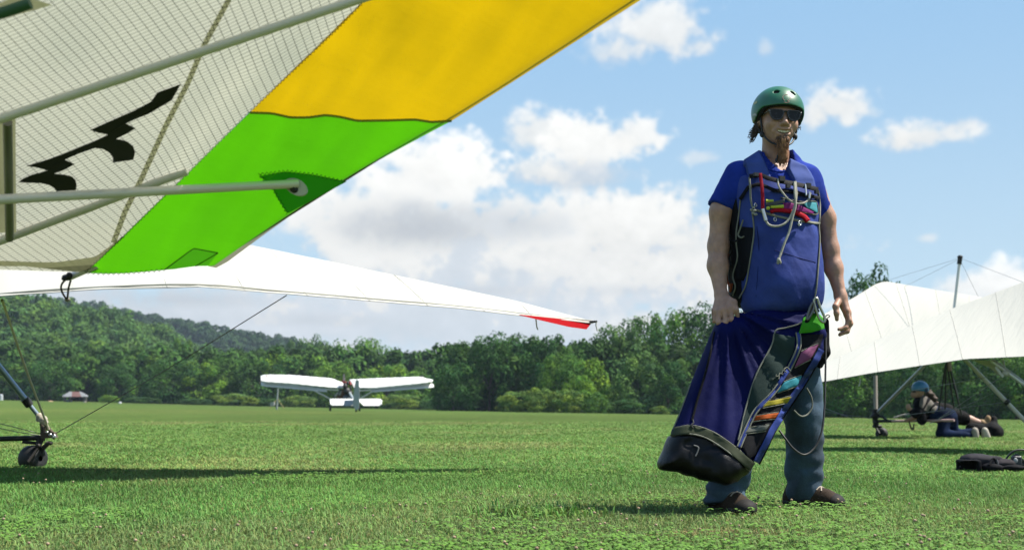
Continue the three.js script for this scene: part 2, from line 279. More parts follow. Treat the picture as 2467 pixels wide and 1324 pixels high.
const bushes = [crownGeo(7, 26, 170, 0.06, 1.2, 0.02), crownGeo(8, 30, 150, 0.055, 1.0, 0.02)];
const trunkGeo = () => { const g = [rod(V(0, -0.1, 0), V(0.02, 0.75, 0), 0.05, 0.035, 8)]; for (let i = 0; i < 5; i++) { const a = i * 1.3; g.push(rod(V(0.01, 0.4 + i * .09, 0), V(0.45 * cos(a), 0.85 + i * .12, 0.45 * sin(a)), 0.028, 0.01, 6)); } return mergeGeometries(g.map(plain)); };
const TRUNK = trunkGeo();
function tree(cx, top, base, w, d, kind, v, label, category = 'tree', group) {
  const a = P(cx, base, d), b = P(cx, top, d), hgt = (b.y - a.y) / 1.97, rad = w * (category === 'tree' ? 1.25 : 1.1) / 2 / F * d;
  const bush = category === 'shrub', o = thing(bush ? 'shrub' : 'broadleaf_tree', label, category, V(a.x, ground(a.x, d), a.z), group);
  const add = (n, g, m, s) => { const e = new THREE.Mesh(g, m); e.name = n; e.scale.set(...s); e.castShadow = e.receiveShadow = true; o.add(e); };
  const h = (b.y - o.position.y) / 2.10, t = (cx * 0.37 + top) % 6.28; o.rotation.y = t;
  add('crown', (bush ? bushes : crowns)[v % (bush ? 2 : 5)], LEAF[kind], [rad, h, rad]);
  if (!bush) add('trunk', TRUNK, BARK, [rad * .8, h * .9, rad * .8]);
}
const T = [
  // left tree line behind the gazebo and the light aircraft
  [-60, 830, 955, 170, 228, 'dark', 1, 'dark broadleaf tree at the edge of the picture, left of the pavilion'],
  [40, 868, 958, 130, 224, 'mid', 0, 'green tree behind the hanging beige wire, left of the pavilion'],
  [118, 862, 960, 105, 220, 'dark', 3, 'dark green tree just left of the pavilion roof'],
  [196, 850, 962, 120, 226, 'mid', 2, 'bright green rounded tree directly behind the pavilion'],
  [276, 872, 966, 92, 218, 'dark', 1, 'small dark rounded tree just right of the pavilion'],
  [343, 838, 968, 112, 226, 'mid', 0, 'green tree in the second gap right of the pavilion'],
  [412, 858, 972, 120, 212, 'dark', 3, 'broad dark tree where the long thin wire crosses the woods'],
  [432, 806, 960, 66, 262, 'mid', 4, 'tall upright green tree standing above the low woods under the wire'],
  [482, 868, 975, 100, 214, 'light', 2, 'yellow-green tree midway between pavilion and light aircraft'],
  [548, 850, 977, 120, 220, 'mid', 1, 'green tree a little left of the aircraft wing tip'],
  [618, 858, 980, 110, 214, 'dark', 0, 'dark tree at the left wing tip of the light aircraft'],
  [662, 842, 982, 100, 226, 'light', 3, 'light green tree rising behind the left wing tip of the aircraft'],
  [740, 846, 983, 130, 222, 'mid', 2, 'green tree rising behind the left wing of the aircraft'],
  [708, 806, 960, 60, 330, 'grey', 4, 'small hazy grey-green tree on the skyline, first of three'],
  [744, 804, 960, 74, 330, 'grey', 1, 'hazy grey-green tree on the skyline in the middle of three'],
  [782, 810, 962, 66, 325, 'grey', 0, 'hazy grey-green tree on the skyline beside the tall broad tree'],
  [868, 806, 984, 150, 232, 'mid', 3, 'tall broad tree with open crown above the middle of the aircraft'],
  [806, 868, 984, 90, 214, 'light', 1, 'low yellow-green tree left of the aircraft propeller'],
  [930, 872, 985, 110, 216, 'light', 0, 'low light green tree behind the right wing of the aircraft'],
  [992, 884, 986, 90, 220, 'mid', 2, 'low green tree above the right wing tip of the aircraft'],
  [1042, 878, 988, 70, 226, 'light', 1, 'small bright tree in the sky gap right of the aircraft'],
  // right tree line
  [1092, 868, 992, 110, 150, 'dark', 3, 'low dark tree at the start of the right woods'],
  [1132, 812, 993, 120, 158, 'dark', 0, 'dark tree sloping up from the sky gap beside the aircraft'],
  [1178, 795, 994, 124, 152, 'dark', 1, 'tall dark tree left under the white wing tip'],
  [1256, 800, 995, 130, 156, 'dark', 2, 'wide dark tree below the red wing tip, left part'],
  [1322, 793, 996, 116, 150, 'dark', 4, 'dense dark tree below the dangling wing tip strings'],
  [1352, 842, 998, 92, 140, 'mid', 3, 'mid green tree in front of the dense dark ones'],
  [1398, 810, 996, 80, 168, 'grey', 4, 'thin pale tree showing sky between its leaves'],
  [1412, 856, 998, 110, 142, 'light', 0, 'yellow-green rounded tree below the end of the white wing'],
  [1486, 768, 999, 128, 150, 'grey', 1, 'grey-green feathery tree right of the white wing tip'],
  [1560, 742, 1000, 104, 160, 'mid', 4, 'tree with a small tuft sticking out at its top'],
  [1540, 850, 1002, 100, 138, 'grey', 2, 'lower grey-green tree beside the blue harness'],
  [1622, 734, 1002, 130, 156, 'mid', 3, 'tall green tree above the harness bag'],
  [1610, 860, 1003, 100, 138, 'dark', 0, 'lower dark tree right behind the edge of the harness'],
  [1700, 722, 1004, 140, 156, 'dark', 1, 'tall tree just left of the standing pilot'],
  [1790, 730, 1005, 140, 156, 'dark', 2, 'tree hidden for the most part by the standing pilot'],
  [2012, 736, 1012, 60, 130, 'dark', 4, 'small tree top beside the lowered hand of the pilot'],
  [2102, 634, 1014, 130, 128, 'dark', 1, 'tall dark tree rising above the peak of the right glider'],
  [2172, 668, 1014, 90, 132, 'dark', 0, 'tree top showing just above the right glider sail'],
  [2284, 694, 1016, 80, 140, 'mid', 3, 'tree top showing behind the king post of the right glider'],
  [2030, 850, 1014, 110, 116, 'mid', 2, 'tree under the right glider beside the leg of the pilot'],
  [2112, 842, 1016, 120, 118, 'dark', 1, 'dark tree behind the small wheel of the right glider'],
  [2200, 848, 1018, 120, 112, 'dark', 0, 'dark tree behind the blue helmet under the glider'],
  [2282, 836, 1020, 120, 114, 'mid', 3, 'tree behind the black hang straps under the glider'],
  [2368, 840, 1022, 124, 110, 'dark', 2, 'dark tree between the two silver uprights of the right glider'],
  [2450, 846, 1024, 120, 108, 'mid', 1, 'green tree at the right edge behind the silver upright'],
  [2540, 840, 1026, 130, 108, 'dark', 0, 'tree beyond the right edge of the view'],
];
for (const [cx, top, base, w, d, kind, v, label] of T) tree(cx, top, base, w, d, kind, v, label);
for (const [cx, top, base, w, d, kind, v, label] of [
  [1246, 940, 997, 90, 132, 'olive', 0, 'low olive shrub at the start of the pale hedge'], [1302, 930, 998, 86, 130, 'olive', 1, 'tallest pale olive shrub at the foot of the right woods'],
  [1364, 936, 999, 80, 130, 'olive', 0, 'olive shrub right of the tallest one in the hedge'], [1428, 940, 1000, 76, 130, 'mid', 1, 'green shrub ending the pale hedge'], [1396, 900, 999, 70, 136, 'light', 0, 'yellow-green bush behind the hedge'],
  [1590, 976, 1003, 48, 128, 'olive', 1, 'small pale bush standing alone beside the harness'], [1505, 960, 1002, 80, 132, 'dark', 0, 'dark low bush between hedge and lone pale bush'],
  [566, 946, 980, 90, 205, 'olive', 0, 'olive bush left of the aircraft by the small pole'], [718, 950, 984, 90, 205, 'olive', 1, 'olive bush under the left wing of the aircraft'], [966, 948, 988, 90, 205, 'olive', 0, 'olive bush right of the aircraft tail'],
  [1030, 962, 989, 60, 205, 'dark', 1, 'dark bush right of the aircraft beside the woods'], [262, 950, 968, 50, 205, 'light', 1, 'small bright bush right of the pavilion'], [340, 955, 970, 70, 206, 'dark', 0, 'dark low bush along the far field edge'], [470, 958, 976, 80, 206, 'dark', 1, 'dark bush below the long thin wire'], [640, 958, 983, 70, 206, 'dark', 0, 'dark bush behind the pole near the aircraft wing tip'], [850, 955, 986, 90, 208, 'dark', 0, 'dark bush directly behind the aircraft tail'],
]) tree(cx, top, base, w, d, kind, v, label, 'shrub');
{
  const R = rng(77), hill = [], under = [];
  for (let i = 0; i < 2600; i++) {
    const d = 245 + 190 * pow(R(), 0.8), X = -260 + 300 * R(); if (H1(X) < 1.2 && (R() < .6 || X / d > -.09)) continue;
    const s = (4.2 + 3.2 * R()) * (H1(X) < 1.2 ? .58 : 1), k = 0.8 + 0.5 * R(), w = R() * .7; hill.push([X, ground(X, d) - 1, -d, [s, s * (0.85 + .3 * R()), s], R() * 6.3, new THREE.Color().setRGB(lerp(.75, 1.2, w) * k, lerp(.85, 1.1, w) * k, lerp(1.2, .95, w) * k)]);
  }
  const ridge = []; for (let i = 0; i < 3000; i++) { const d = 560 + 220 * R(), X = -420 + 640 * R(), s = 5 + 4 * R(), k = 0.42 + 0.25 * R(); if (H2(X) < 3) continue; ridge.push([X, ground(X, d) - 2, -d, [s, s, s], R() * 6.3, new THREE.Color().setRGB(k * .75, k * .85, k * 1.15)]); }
  for (let i = 0; i < 420; i++) { const px = -100 + 1200 * R(), d = 226 + 16 * R(), X = (px - CX) / F * d, s = 2.5 + 2.5 * R(), k = 0.7 + 0.5 * R(); under.push([X, ground(X, d) - .3, -d, [s, s * 1.2, s], R() * 6.3, new THREE.Color().setRGB(k, k, k)]); }
  for (let i = 0; i < 520; i++) { const px = 1090 + 1500 * R(), d = lerp(158, 122, (px - 1090) / 1500) + 14 * R(), X = (px - CX) / F * d, s = 1.6 + 2.2 * R(), k = 0.6 + 0.4 * R(); under.push([X, ground(X, d) - .3, -d, [s, s * 1.3, s], R() * 6.3, new THREE.Color().setRGB(k, k, k)]); }
  scatter('hillside_woodland', 'wooded hillside of broadleaf trees rising behind the airfield', [crownGeo(21, 16, 75, 0.10, 1, .1), crownGeo(22, 14, 80, 0.10, .9, .1), crownGeo(23, 18, 70, 0.09, 1.1, .1)], leafMat(1, 1, 1), hill);
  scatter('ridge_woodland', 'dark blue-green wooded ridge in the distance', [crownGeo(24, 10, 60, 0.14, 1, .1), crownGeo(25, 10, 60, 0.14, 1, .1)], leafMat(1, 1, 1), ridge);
  scatter('undergrowth', 'dark undergrowth filling the foot of the tree lines', [crownGeo(26, 12, 80, 0.11, 1, .02)], leafMat(0.8, 0.9, 0.9), under);
}

// ---------------------------------------------------------------- near glider: the wing tip over the camera
const ALU = std([0.80, 0.77, 0.72], 0.5, { metalness: 0.25 }), ALUD = std([0.16, 0.16, 0.15], 0.45, { metalness: 0.6 }), STEEL = std([0.5, 0.5, 0.5], 0.3, { metalness: 1 }), BLACK = std([0.012, 0.012, 0.014], 0.55), RUBBER = std([0.014, 0.015, 0.018], 0.65, { bumpMap: clothBump, bumpScale: 0.002 });
const WHITESAIL = phys([0.55, 0.54, 0.485], 0.95, { transmission: 0.02, thickness: 0, bumpMap: clothBump, bumpScale: 0.004 });
{
  const W = (px, py, off = 0) => P(px, py, 1 / (0.4255 - 5.2e-5 * px - 1.73e-4 * py) + off);
  const billow = (px, py) => 0.030 * fbm(px / 300, py / 170, 3, 3) + 0.012 * fbm(px / 75 + py / 110, py / 260 - px / 400, 7, 3);
  const o = thing('hang_glider', 'hang glider wing with clear grid sail, yellow and green panels, close overhead', 'hang glider', P(300, 300, 3.0));
  const S = (off = 0, k = 1) => (p) => W(p[0], p[1], off + k * billow(p[0], p[1]));
  const O = W(300, 300), ax = W(900, 300).sub(O).normalize(), ay0 = W(300, 600).sub(O), ay = ay0.clone().addScaledVector(ax, -ay0.dot(ax)).normalize();
  const flat = (p) => { const q = p.clone().sub(O); return [q.dot(ax), q.dot(ay)]; };
  const lineUV = (cx, cy, A, B) => {          // thread directions A and B at a spot of the panel; uv counts metres across each set of threads
    const a = flat(W(cx + A[0], cy + A[1])), b = flat(W(cx + B[0], cy + B[1])), c = flat(W(cx, cy)), na = [-(a[1] - c[1]), a[0] - c[0]], nb = [-(b[1] - c[1]), b[0] - c[0]], la = hypot(...na), lb = hypot(...nb);
    return (p) => { const q = flat(p); return [(q[0] * na[0] + q[1] * na[1]) / la / 0.040, (q[0] * nb[0] + q[1] * nb[1]) / lb / 0.0190]; };
  };
  const scrim = tex(512, 512, (u, v) => {
    const a = abs(((u * 2) % 1) - 0.5) < 0.032 ? 1 : 0, b = abs(((v * 2) % 1) - 0.5), c = b < 0.17 ? 0.8 : b > .42 ? .25 : 0, k = hash(u * 512 | 0, v * 512 | 0, 4) * 0.08;
    const base = 0.93 - k - 0.26 * c; return a ? [0.26 - k, 0.27 - k, 0.23] : [base, base * 0.995, base * 0.945];
  });
  const clear = phys([1.10, 1.08, 0.97], 0.93, { transmission: 0.55, thickness: 0, map: scrim });
  const seam = [[640, -170], [550, 0], [490, 110], [452, 200], [400, 300], [340, 430], [300, 510], [272, 585], [225, 640]];
  const edge = [[1060, -180], [880, 0], [810, 72], [600, 270], [400, 468], [300, 566], [205, 656]];
  const left = [[-330, -170], [-330, 0], [-320, 200], [-310, 300], [-300, 500], [-280, 640]];
  const trailing = [[-280, 640], [-100, 636], [0, 641], [60, 641], [130, 649], [205, 657]];
  // the clear panels run down to the trailing edge hem
  part('clear_sail_panel', grid(loft(left.map((p, i) => p), [...seam.slice(0, 8), [190, 655]], 24, 14, S()), 0, lineUV(220, 250, [1, 1.02], [1, -0.42])), clear, o, 'clear grid sail panel');
  part('clear_sail_panel', grid(loft([...seam.slice(0, 8), [190, 655]], edge, 24, 8, S()), 0, lineUV(560, 200, [0.5, 1.05], [1, -0.46])), clear, o, 'clear grid sail panel');
  part('sail_hem', grid(loft([[-280, 610], [0, 628], [130, 632], [230, 618], [300, 565]], trailing.concat([[300, 568]]), 20, 2, S(-0.004)), 0), phys([0.85, 0.84, 0.64], 0.95, { transmission: 0.75, thickness: 0, map: scrim }), o);
  const lower = [[600, 271], [655, 273], [700, 283], [742, 283], [785, 277], [822, 282], [860, 291], [930, 290], [1000, 288], [1040, 294], [1088, 291]];
  const rolled = (off = 0) => (p, s) => W(p[0], p[1], off + billow(p[0], p[1]) + 0.05 * pow(cl((s - 0.93) / 0.07), 2));
  const panel = (c, t, o2 = {}) => phys(c, 0.95, { transmission: t, specularIntensity: 0.4, thickness: 0, bumpMap: clothBump, bumpScale: 0.0012, ...o2 });
  part('yellow_panel', grid(loft(lower, [[1060, -180], [1300, -180], [1580, -180], [1825, -180]], 40, 24, rolled())), panel([0.74, 0.47, 0.003], 0.62), o, 'yellow leading edge panel');
  const low = [[205, 657], [250, 659], [300, 658], [350, 654], [395, 650], [440, 645], [470, 641], [515, 640], [530, 629]];
  part('green_panel', grid(loft(low, lower, 40, 24, (p, s, t) => { const bow = 12 * sin(PI * t) * pow(s, 3); return W(p[0] - bow * .3, p[1] - bow, billow(p[0], p[1]) + 0.012 * sin(p[0] / 75 + p[1] / 45) * sin(PI * t) + 0.05 * pow(cl((s - 0.93) / 0.07), 2)); })), panel([0.105, 0.52, 0.003], 0.62), o, 'bright green wing tip panel');
  const dkGreen = panel([0.06, 0.42, 0.02], 0.6);
  part('reinforcing_patch', grid(loft([[625, 421], [690, 413], [755, 421], [835, 437]], [[654, 450], [668, 478], [690, 512], [696, 512]], 14, 8, S(-0.006)), 0), dkGreen, o, 'darker green stitched patch');
  part('reinforcing_patch', grid(loft([[395, 650], [465, 598], [495, 603], [525, 609]], [[420, 648], [445, 644], [470, 641], [500, 639]], 10, 5, S(-0.006)), 0), panel([0.75, 0.95, 0.6], 0.95), o, 'pale green repair patch');
  part('edge_binding', grid(loft([[500, 641], [540, 622], [615, 571], [705, 511]], [[520, 645], [548, 630], [620, 576], [705, 515]], 14, 2, (p) => W(p[0], p[1], 0.05))), phys([0.60, 0.56, 0.44], 0.8, { transmission: 0.3, thickness: 0 }), o, 'beige binding along the leading edge');
  part('leading_edge_tube', rod(W(1815, -190, 0.05), W(560, 600, 0.05), 0.007), ALUD, o);
  // seams with their zigzag stitches
  const ribbon = (pts, w, off, n = 60) => { const c = line(pts, n), a = [], b = []; c.forEach((p, i) => { const q = c[min(i + 1, n)], r = c[max(i - 1, 0)], l = hypot(q[0] - r[0], q[1] - r[1]), nx = -(q[1] - r[1]) / l * w / 2, ny = (q[0] - r[0]) / l * w / 2; a.push(W(p[0] + nx, p[1] + ny, off + billow(...p))); b.push(W(p[0] - nx, p[1] - ny, off + billow(...p))); }); return grid([a, b]); };
  const zig = (pts, w, step, off, r = 0.0008) => { let L = 0; for (let i = 1; i < pts.length; i++) L += hypot(pts[i][0] - pts[i - 1][0], pts[i][1] - pts[i - 1][1]); const n = floor(L / step), c = line(pts, n), a = []; c.forEach((p, i) => { const q = c[min(i + 1, n)], k = c[max(i - 1, 0)], l = hypot(q[0] - k[0], q[1] - k[1]), s = (i % 2 ? 1 : -1) * w / 2; a.push(W(p[0] - (q[1] - k[1]) / l * s, p[1] + (q[0] - k[0]) / l * s, off + billow(...p))); }); const gs = []; for (let i = 0; i < a.length - 1; i++) gs.push(rod(a[i], a[i + 1], r, r, 4)); return mergeGeometries(gs.map(plain)); };
  const thread = std([0.04, 0.045, 0.03], 0.9), tape = phys([0.72, 0.72, 0.50], 0.95, { transmission: 0.75, thickness: 0 });
  const sm = part('seam_tape', ribbon(seam.slice(0, 8), 13, -0.003), tape, o); part('stitching', zig(seam.slice(0, 8), 11, 8, -0.005), thread, sm);
  part('seam_stitching', zig(edge, 5, 5, -0.006, .0006), thread, o, 'dark zigzag seam between clear sail and coloured panels');
  part('seam_stitching', [ribbon(lower, 6, -0.003, 40), zig(lower, 7, 5, -0.006, .0005)], phys([0.22, 0.34, 0.03], 0.95, { transmission: .6, thickness: 0 }), o);
  part('seam_stitching', [zig([[622, 420], [690, 412], [755, 420], [832, 438]], 7, 5, -0.012), zig([[625, 422], [655, 452], [672, 480], [692, 515]], 7, 5, -0.012), zig(low.slice(0, 5), 6, 6, -0.006), ...[[[395, 650], [465, 598], [525, 609]], [[470, 641], [525, 609]]].map((l) => ribbon(l, 2.5, -0.009, 10))], std([0.02, 0.12, 0.03], 0.9), o);
  // black mark on the sail
  const Z1 = [[1340, 622], [1165, 685], [1118, 752], [1000, 815], [830, 890], [665, 963], [720, 983], [795, 998], [700, 1045], [600, 1085], [480, 1135], [340, 1185], [190, 1230], [270, 1242], [350, 1264], [240, 1292], [170, 1322], [130, 1352], [215, 1355], [300, 1358], [360, 1372], [395, 1392], [415, 1418], [560, 1410], [566, 1375], [558, 1335], [530, 1308], [480, 1295], [400, 1287], [470, 1262], [552, 1217], [478, 1184], [580, 1140], [700, 1098], [760, 1104], [808, 1132], [834, 1168], [835, 1206], [910, 1195], [985, 1185], [1000, 1130], [985, 1082], [940, 1048], [900, 1036], [858, 1030], [930, 995], [1003, 952], [965, 932], [932, 916], [1010, 880], [1100, 845], [1180, 797], [1270, 745], [1305, 685]].map((p) => [p[0] / 3.079, p[1] / 3.079]);
  { const tri = THREE.ShapeUtils.triangulateShape(Z1.map((p) => new THREE.Vector2(...p)), []), pos = []; for (const t of tri) for (const k of t) { const p = S(-0.006)(Z1[k]); pos.push(p.x, p.y, p.z); } const g = new THREE.BufferGeometry(); g.setAttribute('position', new THREE.Float32BufferAttribute(pos, 3)); g.computeVertexNormals(); part('sail_emblem', boxUV(g), std([0.008, 0.009, 0.014], 0.7), o, 'black jagged mark on the clear sail'); }
  // tubes
  const tb = (n, a, b, r, m = ALU, off = -0.05, off2 = off, l) => part(n, rod(W(...a, off), W(...b, off2), r, r, 20), m, o, l);
  tb('crossbar', [-60, 306], [960, -34], 0.0100, ALU, -0.07);
  tb('strut', [-60, 483], [716, 442], 0.0112, ALU, -0.16, -0.05);
  tb('batten_tube', [-60, 602], [449, 412], 0.0105, ALU, -0.018, -0.012);
  tb('upright_tube', [17, 294], [22, 575], 0.010, ALUD, -0.06);
  tb('upright_tube', [-40, 45], [72, 8], 0.011, std([0.02, 0.10, 0.05], 0.5), -0.05);
  part('sleeve', grid(loft([[-8, 290], [-6, 560]], [[36, 285], [38, 560]], 10, 3, S(-0.012))), tape, o);
  part('sleeve', grid(loft([[-40, 24], [45, -14]], [[-40, 58], [125, 12]], 8, 3, S(-0.012))), tape, o);
  const plate = []; for (let i = 0; i < 24; i++) { const a = i / 24 * 2 * PI, x = 22 * cos(a), y = 33 * sin(a) * (1 - .1 * cos(a)), t = -0.92; plate.push([712 + x * cos(t) - y * sin(t) * .95, 449 + x * sin(t) * .8 + y * cos(t) * .8]); }
  const fit = part('strut_fitting', prism(plate, W(712, 449).z * -1 - 0.06, 0.012), std([0.40, 0.40, 0.36], 0.45, { metalness: .5 }), o);
  const bc = W(709, 456, -0.07); part('bolt', [ball(bc, 0.010), rod(bc, bc.clone().add(V(-.004, -.002, .012)), .007, .007, 6)], BLACK, fit);
  // tip wand, knot and cord
  part('tip_wand', rod(W(163, 668, 0), W(232, 636, 0.01), 0.010, 0.012), ALU, o);
  part('knot', [ball(W(160, 668, -0.01), 0.014, 0.009, 0.012, 6), ball(W(166, 663, -0.015), 0.009, 0.009, 0.009, 6), ball(W(154, 671, -0.012), 0.008, .006, .008, 6)], std([0.012, 0.012, 0.02], .8), o);
  part('cord', tube([[158, 672], [149, 682], [146, 692], [150, 706], [160, 720], [162, 712], [164, 694], [169, 676]].map((p) => W(...p, -0.01)), 0.0028), std([0.05, 0.03, 0.035], .8), o);
  part('cord_toggle', ball(W(161, 721, -0.01), 0.008, 0.006, 0.008, 8), std([0.2, 0.17, 0.14], .6), o);
}

// ---------------------------------------------------------------- white glider behind it
{
  const o = thing('hang_glider', 'white hang glider with long drooping wing and red tip underside, standing on a wheeled bar', 'hang glider', P(80, 1128, 9.1));
  const LE = [[-520, 800, 7.4], [-250, 746, 7.35], [0, 712, 7.15], [240, 696, 7.15], [480, 690, 7.25], [680, 706, 7.6], [870, 722, 7.85], [1100, 741, 8.2], [1290, 763, 8.45], [1428, 777, 8.65]].map((p) => P(...p));
  const TE = [[-520, 560, 9.2], [-250, 540, 9.1], [0, 530, 9.3], [240, 535, 9.2], [450, 560, 9.05], [600, 590, 8.9], [740, 618, 8.8], [1000, 672, 8.6], [1235, 723, 8.65], [1434, 774, 8.7]].map((p) => P(...p));
  part('sail', grid(loft(LE, TE, 90, 14, (p, s, t) => V(p[0], p[1] + (0.008 * sin(PI * t) * (1 - s * .8)) + 0.003 * sin(s * 75) * sin(PI * t) + 0.005 * fbm(p[0] * 3, p[2] * 3, 4, 3), p[2])), 0.004), WHITESAIL, o);
  const L2 = line(LE, 90), T2 = line(TE, 90);
  for (const k of [22, 31, 40, 48, 55, 62, 69, 76, 82]) part('batten', tube([0, .25, .5, .75, 1].map((t) => V(...L2[k].map((v, i) => lerp(v, T2[k][i], t))).add(V(0, 0.008 * sin(PI * t) * (1 - k / 90 * .8) - 0.001, 0))), 0.0028, 4, 6), WHITESAIL, o);
  part('leading_edge_tube', tube(LE.map((p) => p.clone().add(V(0, 0.016, -.04))), 0.006, 4, 10), WHITESAIL, o);
  part('tip_underside', grid(loft([[1250, 757, 8.4], [1300, 762, 8.46], [1380, 770, 8.6], [1428, 775, 8.68]], [[1252, 759, 8.4], [1310, 773, 8.42], [1370, 787, 8.5], [1413, 793, 8.6]], 20, 3, (p) => P(...p))), phys([0.42, 0.004, 0.008], 0.95, { transmission: 0.2, thickness: 0, specularIntensity: 0.15 }), o, 'red cloth underside of the wing tip');
  part('tip_patch', grid(loft([[1372, 777, 8.6], [1412, 782, 8.7]], [[1372, 784, 8.7], [1410, 788, 8.78]], 4, 2, (p) => P(...p))), std([0.55, 0.36, 0.13], 0.7), o);
  part('tip_wand', rod(P(1420, 775, 8.65), P(1439, 774, 8.65), .008), BLACK, o);
  for (const l of [[[1290, 764], [1292, 775], [1293, 786], [1296, 794]], [[1437, 775], [1436, 783], [1438, 790], [1439, 797]]]) part('tip_cord', tube(l.map((p) => P(...p, 8.5)), 0.005, 4, 6), std([0.6, 0.58, 0.5], .8), o);
  // control frame, wires, wheel
  const A = P(100, 1012, 9.1), C = P(131, 1050, 9.1);
  part('downtube', [rod(P(-330, 470, 8.4), P(66, 970, 9.05), 0.0215), rod(P(66, 970, 9.05), A, 0.016)], std([0.30, 0.36, 0.42], 0.35, { metalness: .8 }), o);
  part('collar', rod(P(58, 960, 9.03), P(70, 976, 9.06), 0.031), BLACK, o);
  part('foam_padding', [ball(P(95, 1003, 9.06), .030, .028, .03, 8), ball(P(102, 1010, 9.05), .033, .03, .03, 8), ball(P(107, 1017, 9.06), .024, .022, .025, 8), ball(P(92, 1010, 9.08), .02, .018, .02, 8)], cloth([0.74, 0.68, 0.58], .95), o);
  const wood = std([0.10, 0.075, 0.055], .8);
  part('corner_bracket', [rod(P(99, 1018, 9.1), P(103, 1062, 9.1), .014), rod(P(106, 1020, 9.08), C, .014), rod(P(103, 1060, 9.08), P(108, 1028, 9.08), .012), prism([[95, 1042], [128, 1040], [133, 1054], [96, 1056]], 9.06, .05)], wood, o);
  part('bracket_bolt', [ball(P(120, 1047, 9.02), .012), ball(P(129, 1052, 9.04), .014, .02, .012), ball(P(112, 1041, 9.02), .01)], STEEL, o);
  part('base_bar', [rod(P(-300, 1065, 8.9), P(100, 1054, 9.1), 0.019), rod(P(52, 1064, 9.05), P(95, 1068, 9.1), .012)], BLACK, o);
  part('wheel_fork', [rod(P(95, 1060, 9.1), P(88, 1084, 9.06), .026, .018), rod(P(90, 1080, 9.02), P(66, 1112, 8.98), .011), rod(P(104, 1078, 9.06), P(116, 1066, 9.04), .017), rod(P(103, 1074, 9.08), P(100, 1096, 9.08), .012), ball(P(119, 1067, 9.04), .022, .016, .02, 8), ball(P(90, 1073, 9.04), .02, .016, .02, 8)], std([0.03, 0.025, 0.022], .7), o);
  const wg = new THREE.LatheGeometry([[0.02, -.075], [.05, -.078], [.075, -.07], [.092, -.045], [.097, 0], [.092, .045], [.075, .07], [.05, .078], [.02, .075]].map((p) => new THREE.Vector2(...p)), 36).rotateZ(PI / 2).rotateY(-.45);
  const wc = P(78, 1104, 9.1); const tyre = part('wheel', wg.translate(wc.x, wc.y, wc.z), RUBBER, o);
  part('hub', ball(wc, .05, .03, .05, 8), std([.04, .04, .045], .5), tyre);
  part('wire', tube([P(4, 722, 7.4), P(60, 885, 8.2), P(116, 1034, 9.05)], 0.0085, 4, 6), std([0.9, 0.8, 0.62], .8), o);
  part('wire', tube([P(132, 1044, 9.1), P(410, 884, 8.3), P(690, 711, 7.7)], 0.0035, 4, 6), std([0.16, 0.15, 0.14], .6), o);
  part('wire', tube([P(-40, 1010, 8.6), P(40, 1030, 8.9), P(110, 1048, 9.1)], 0.003, 4, 6), std([0.2, 0.2, 0.18], .6), o);
  part('wire', tube([P(-40, 1022, 8.7), P(40, 1040, 8.9), P(110, 1050, 9.1)], 0.003, 4, 6), std([0.2, 0.2, 0.18], .6), o);
}

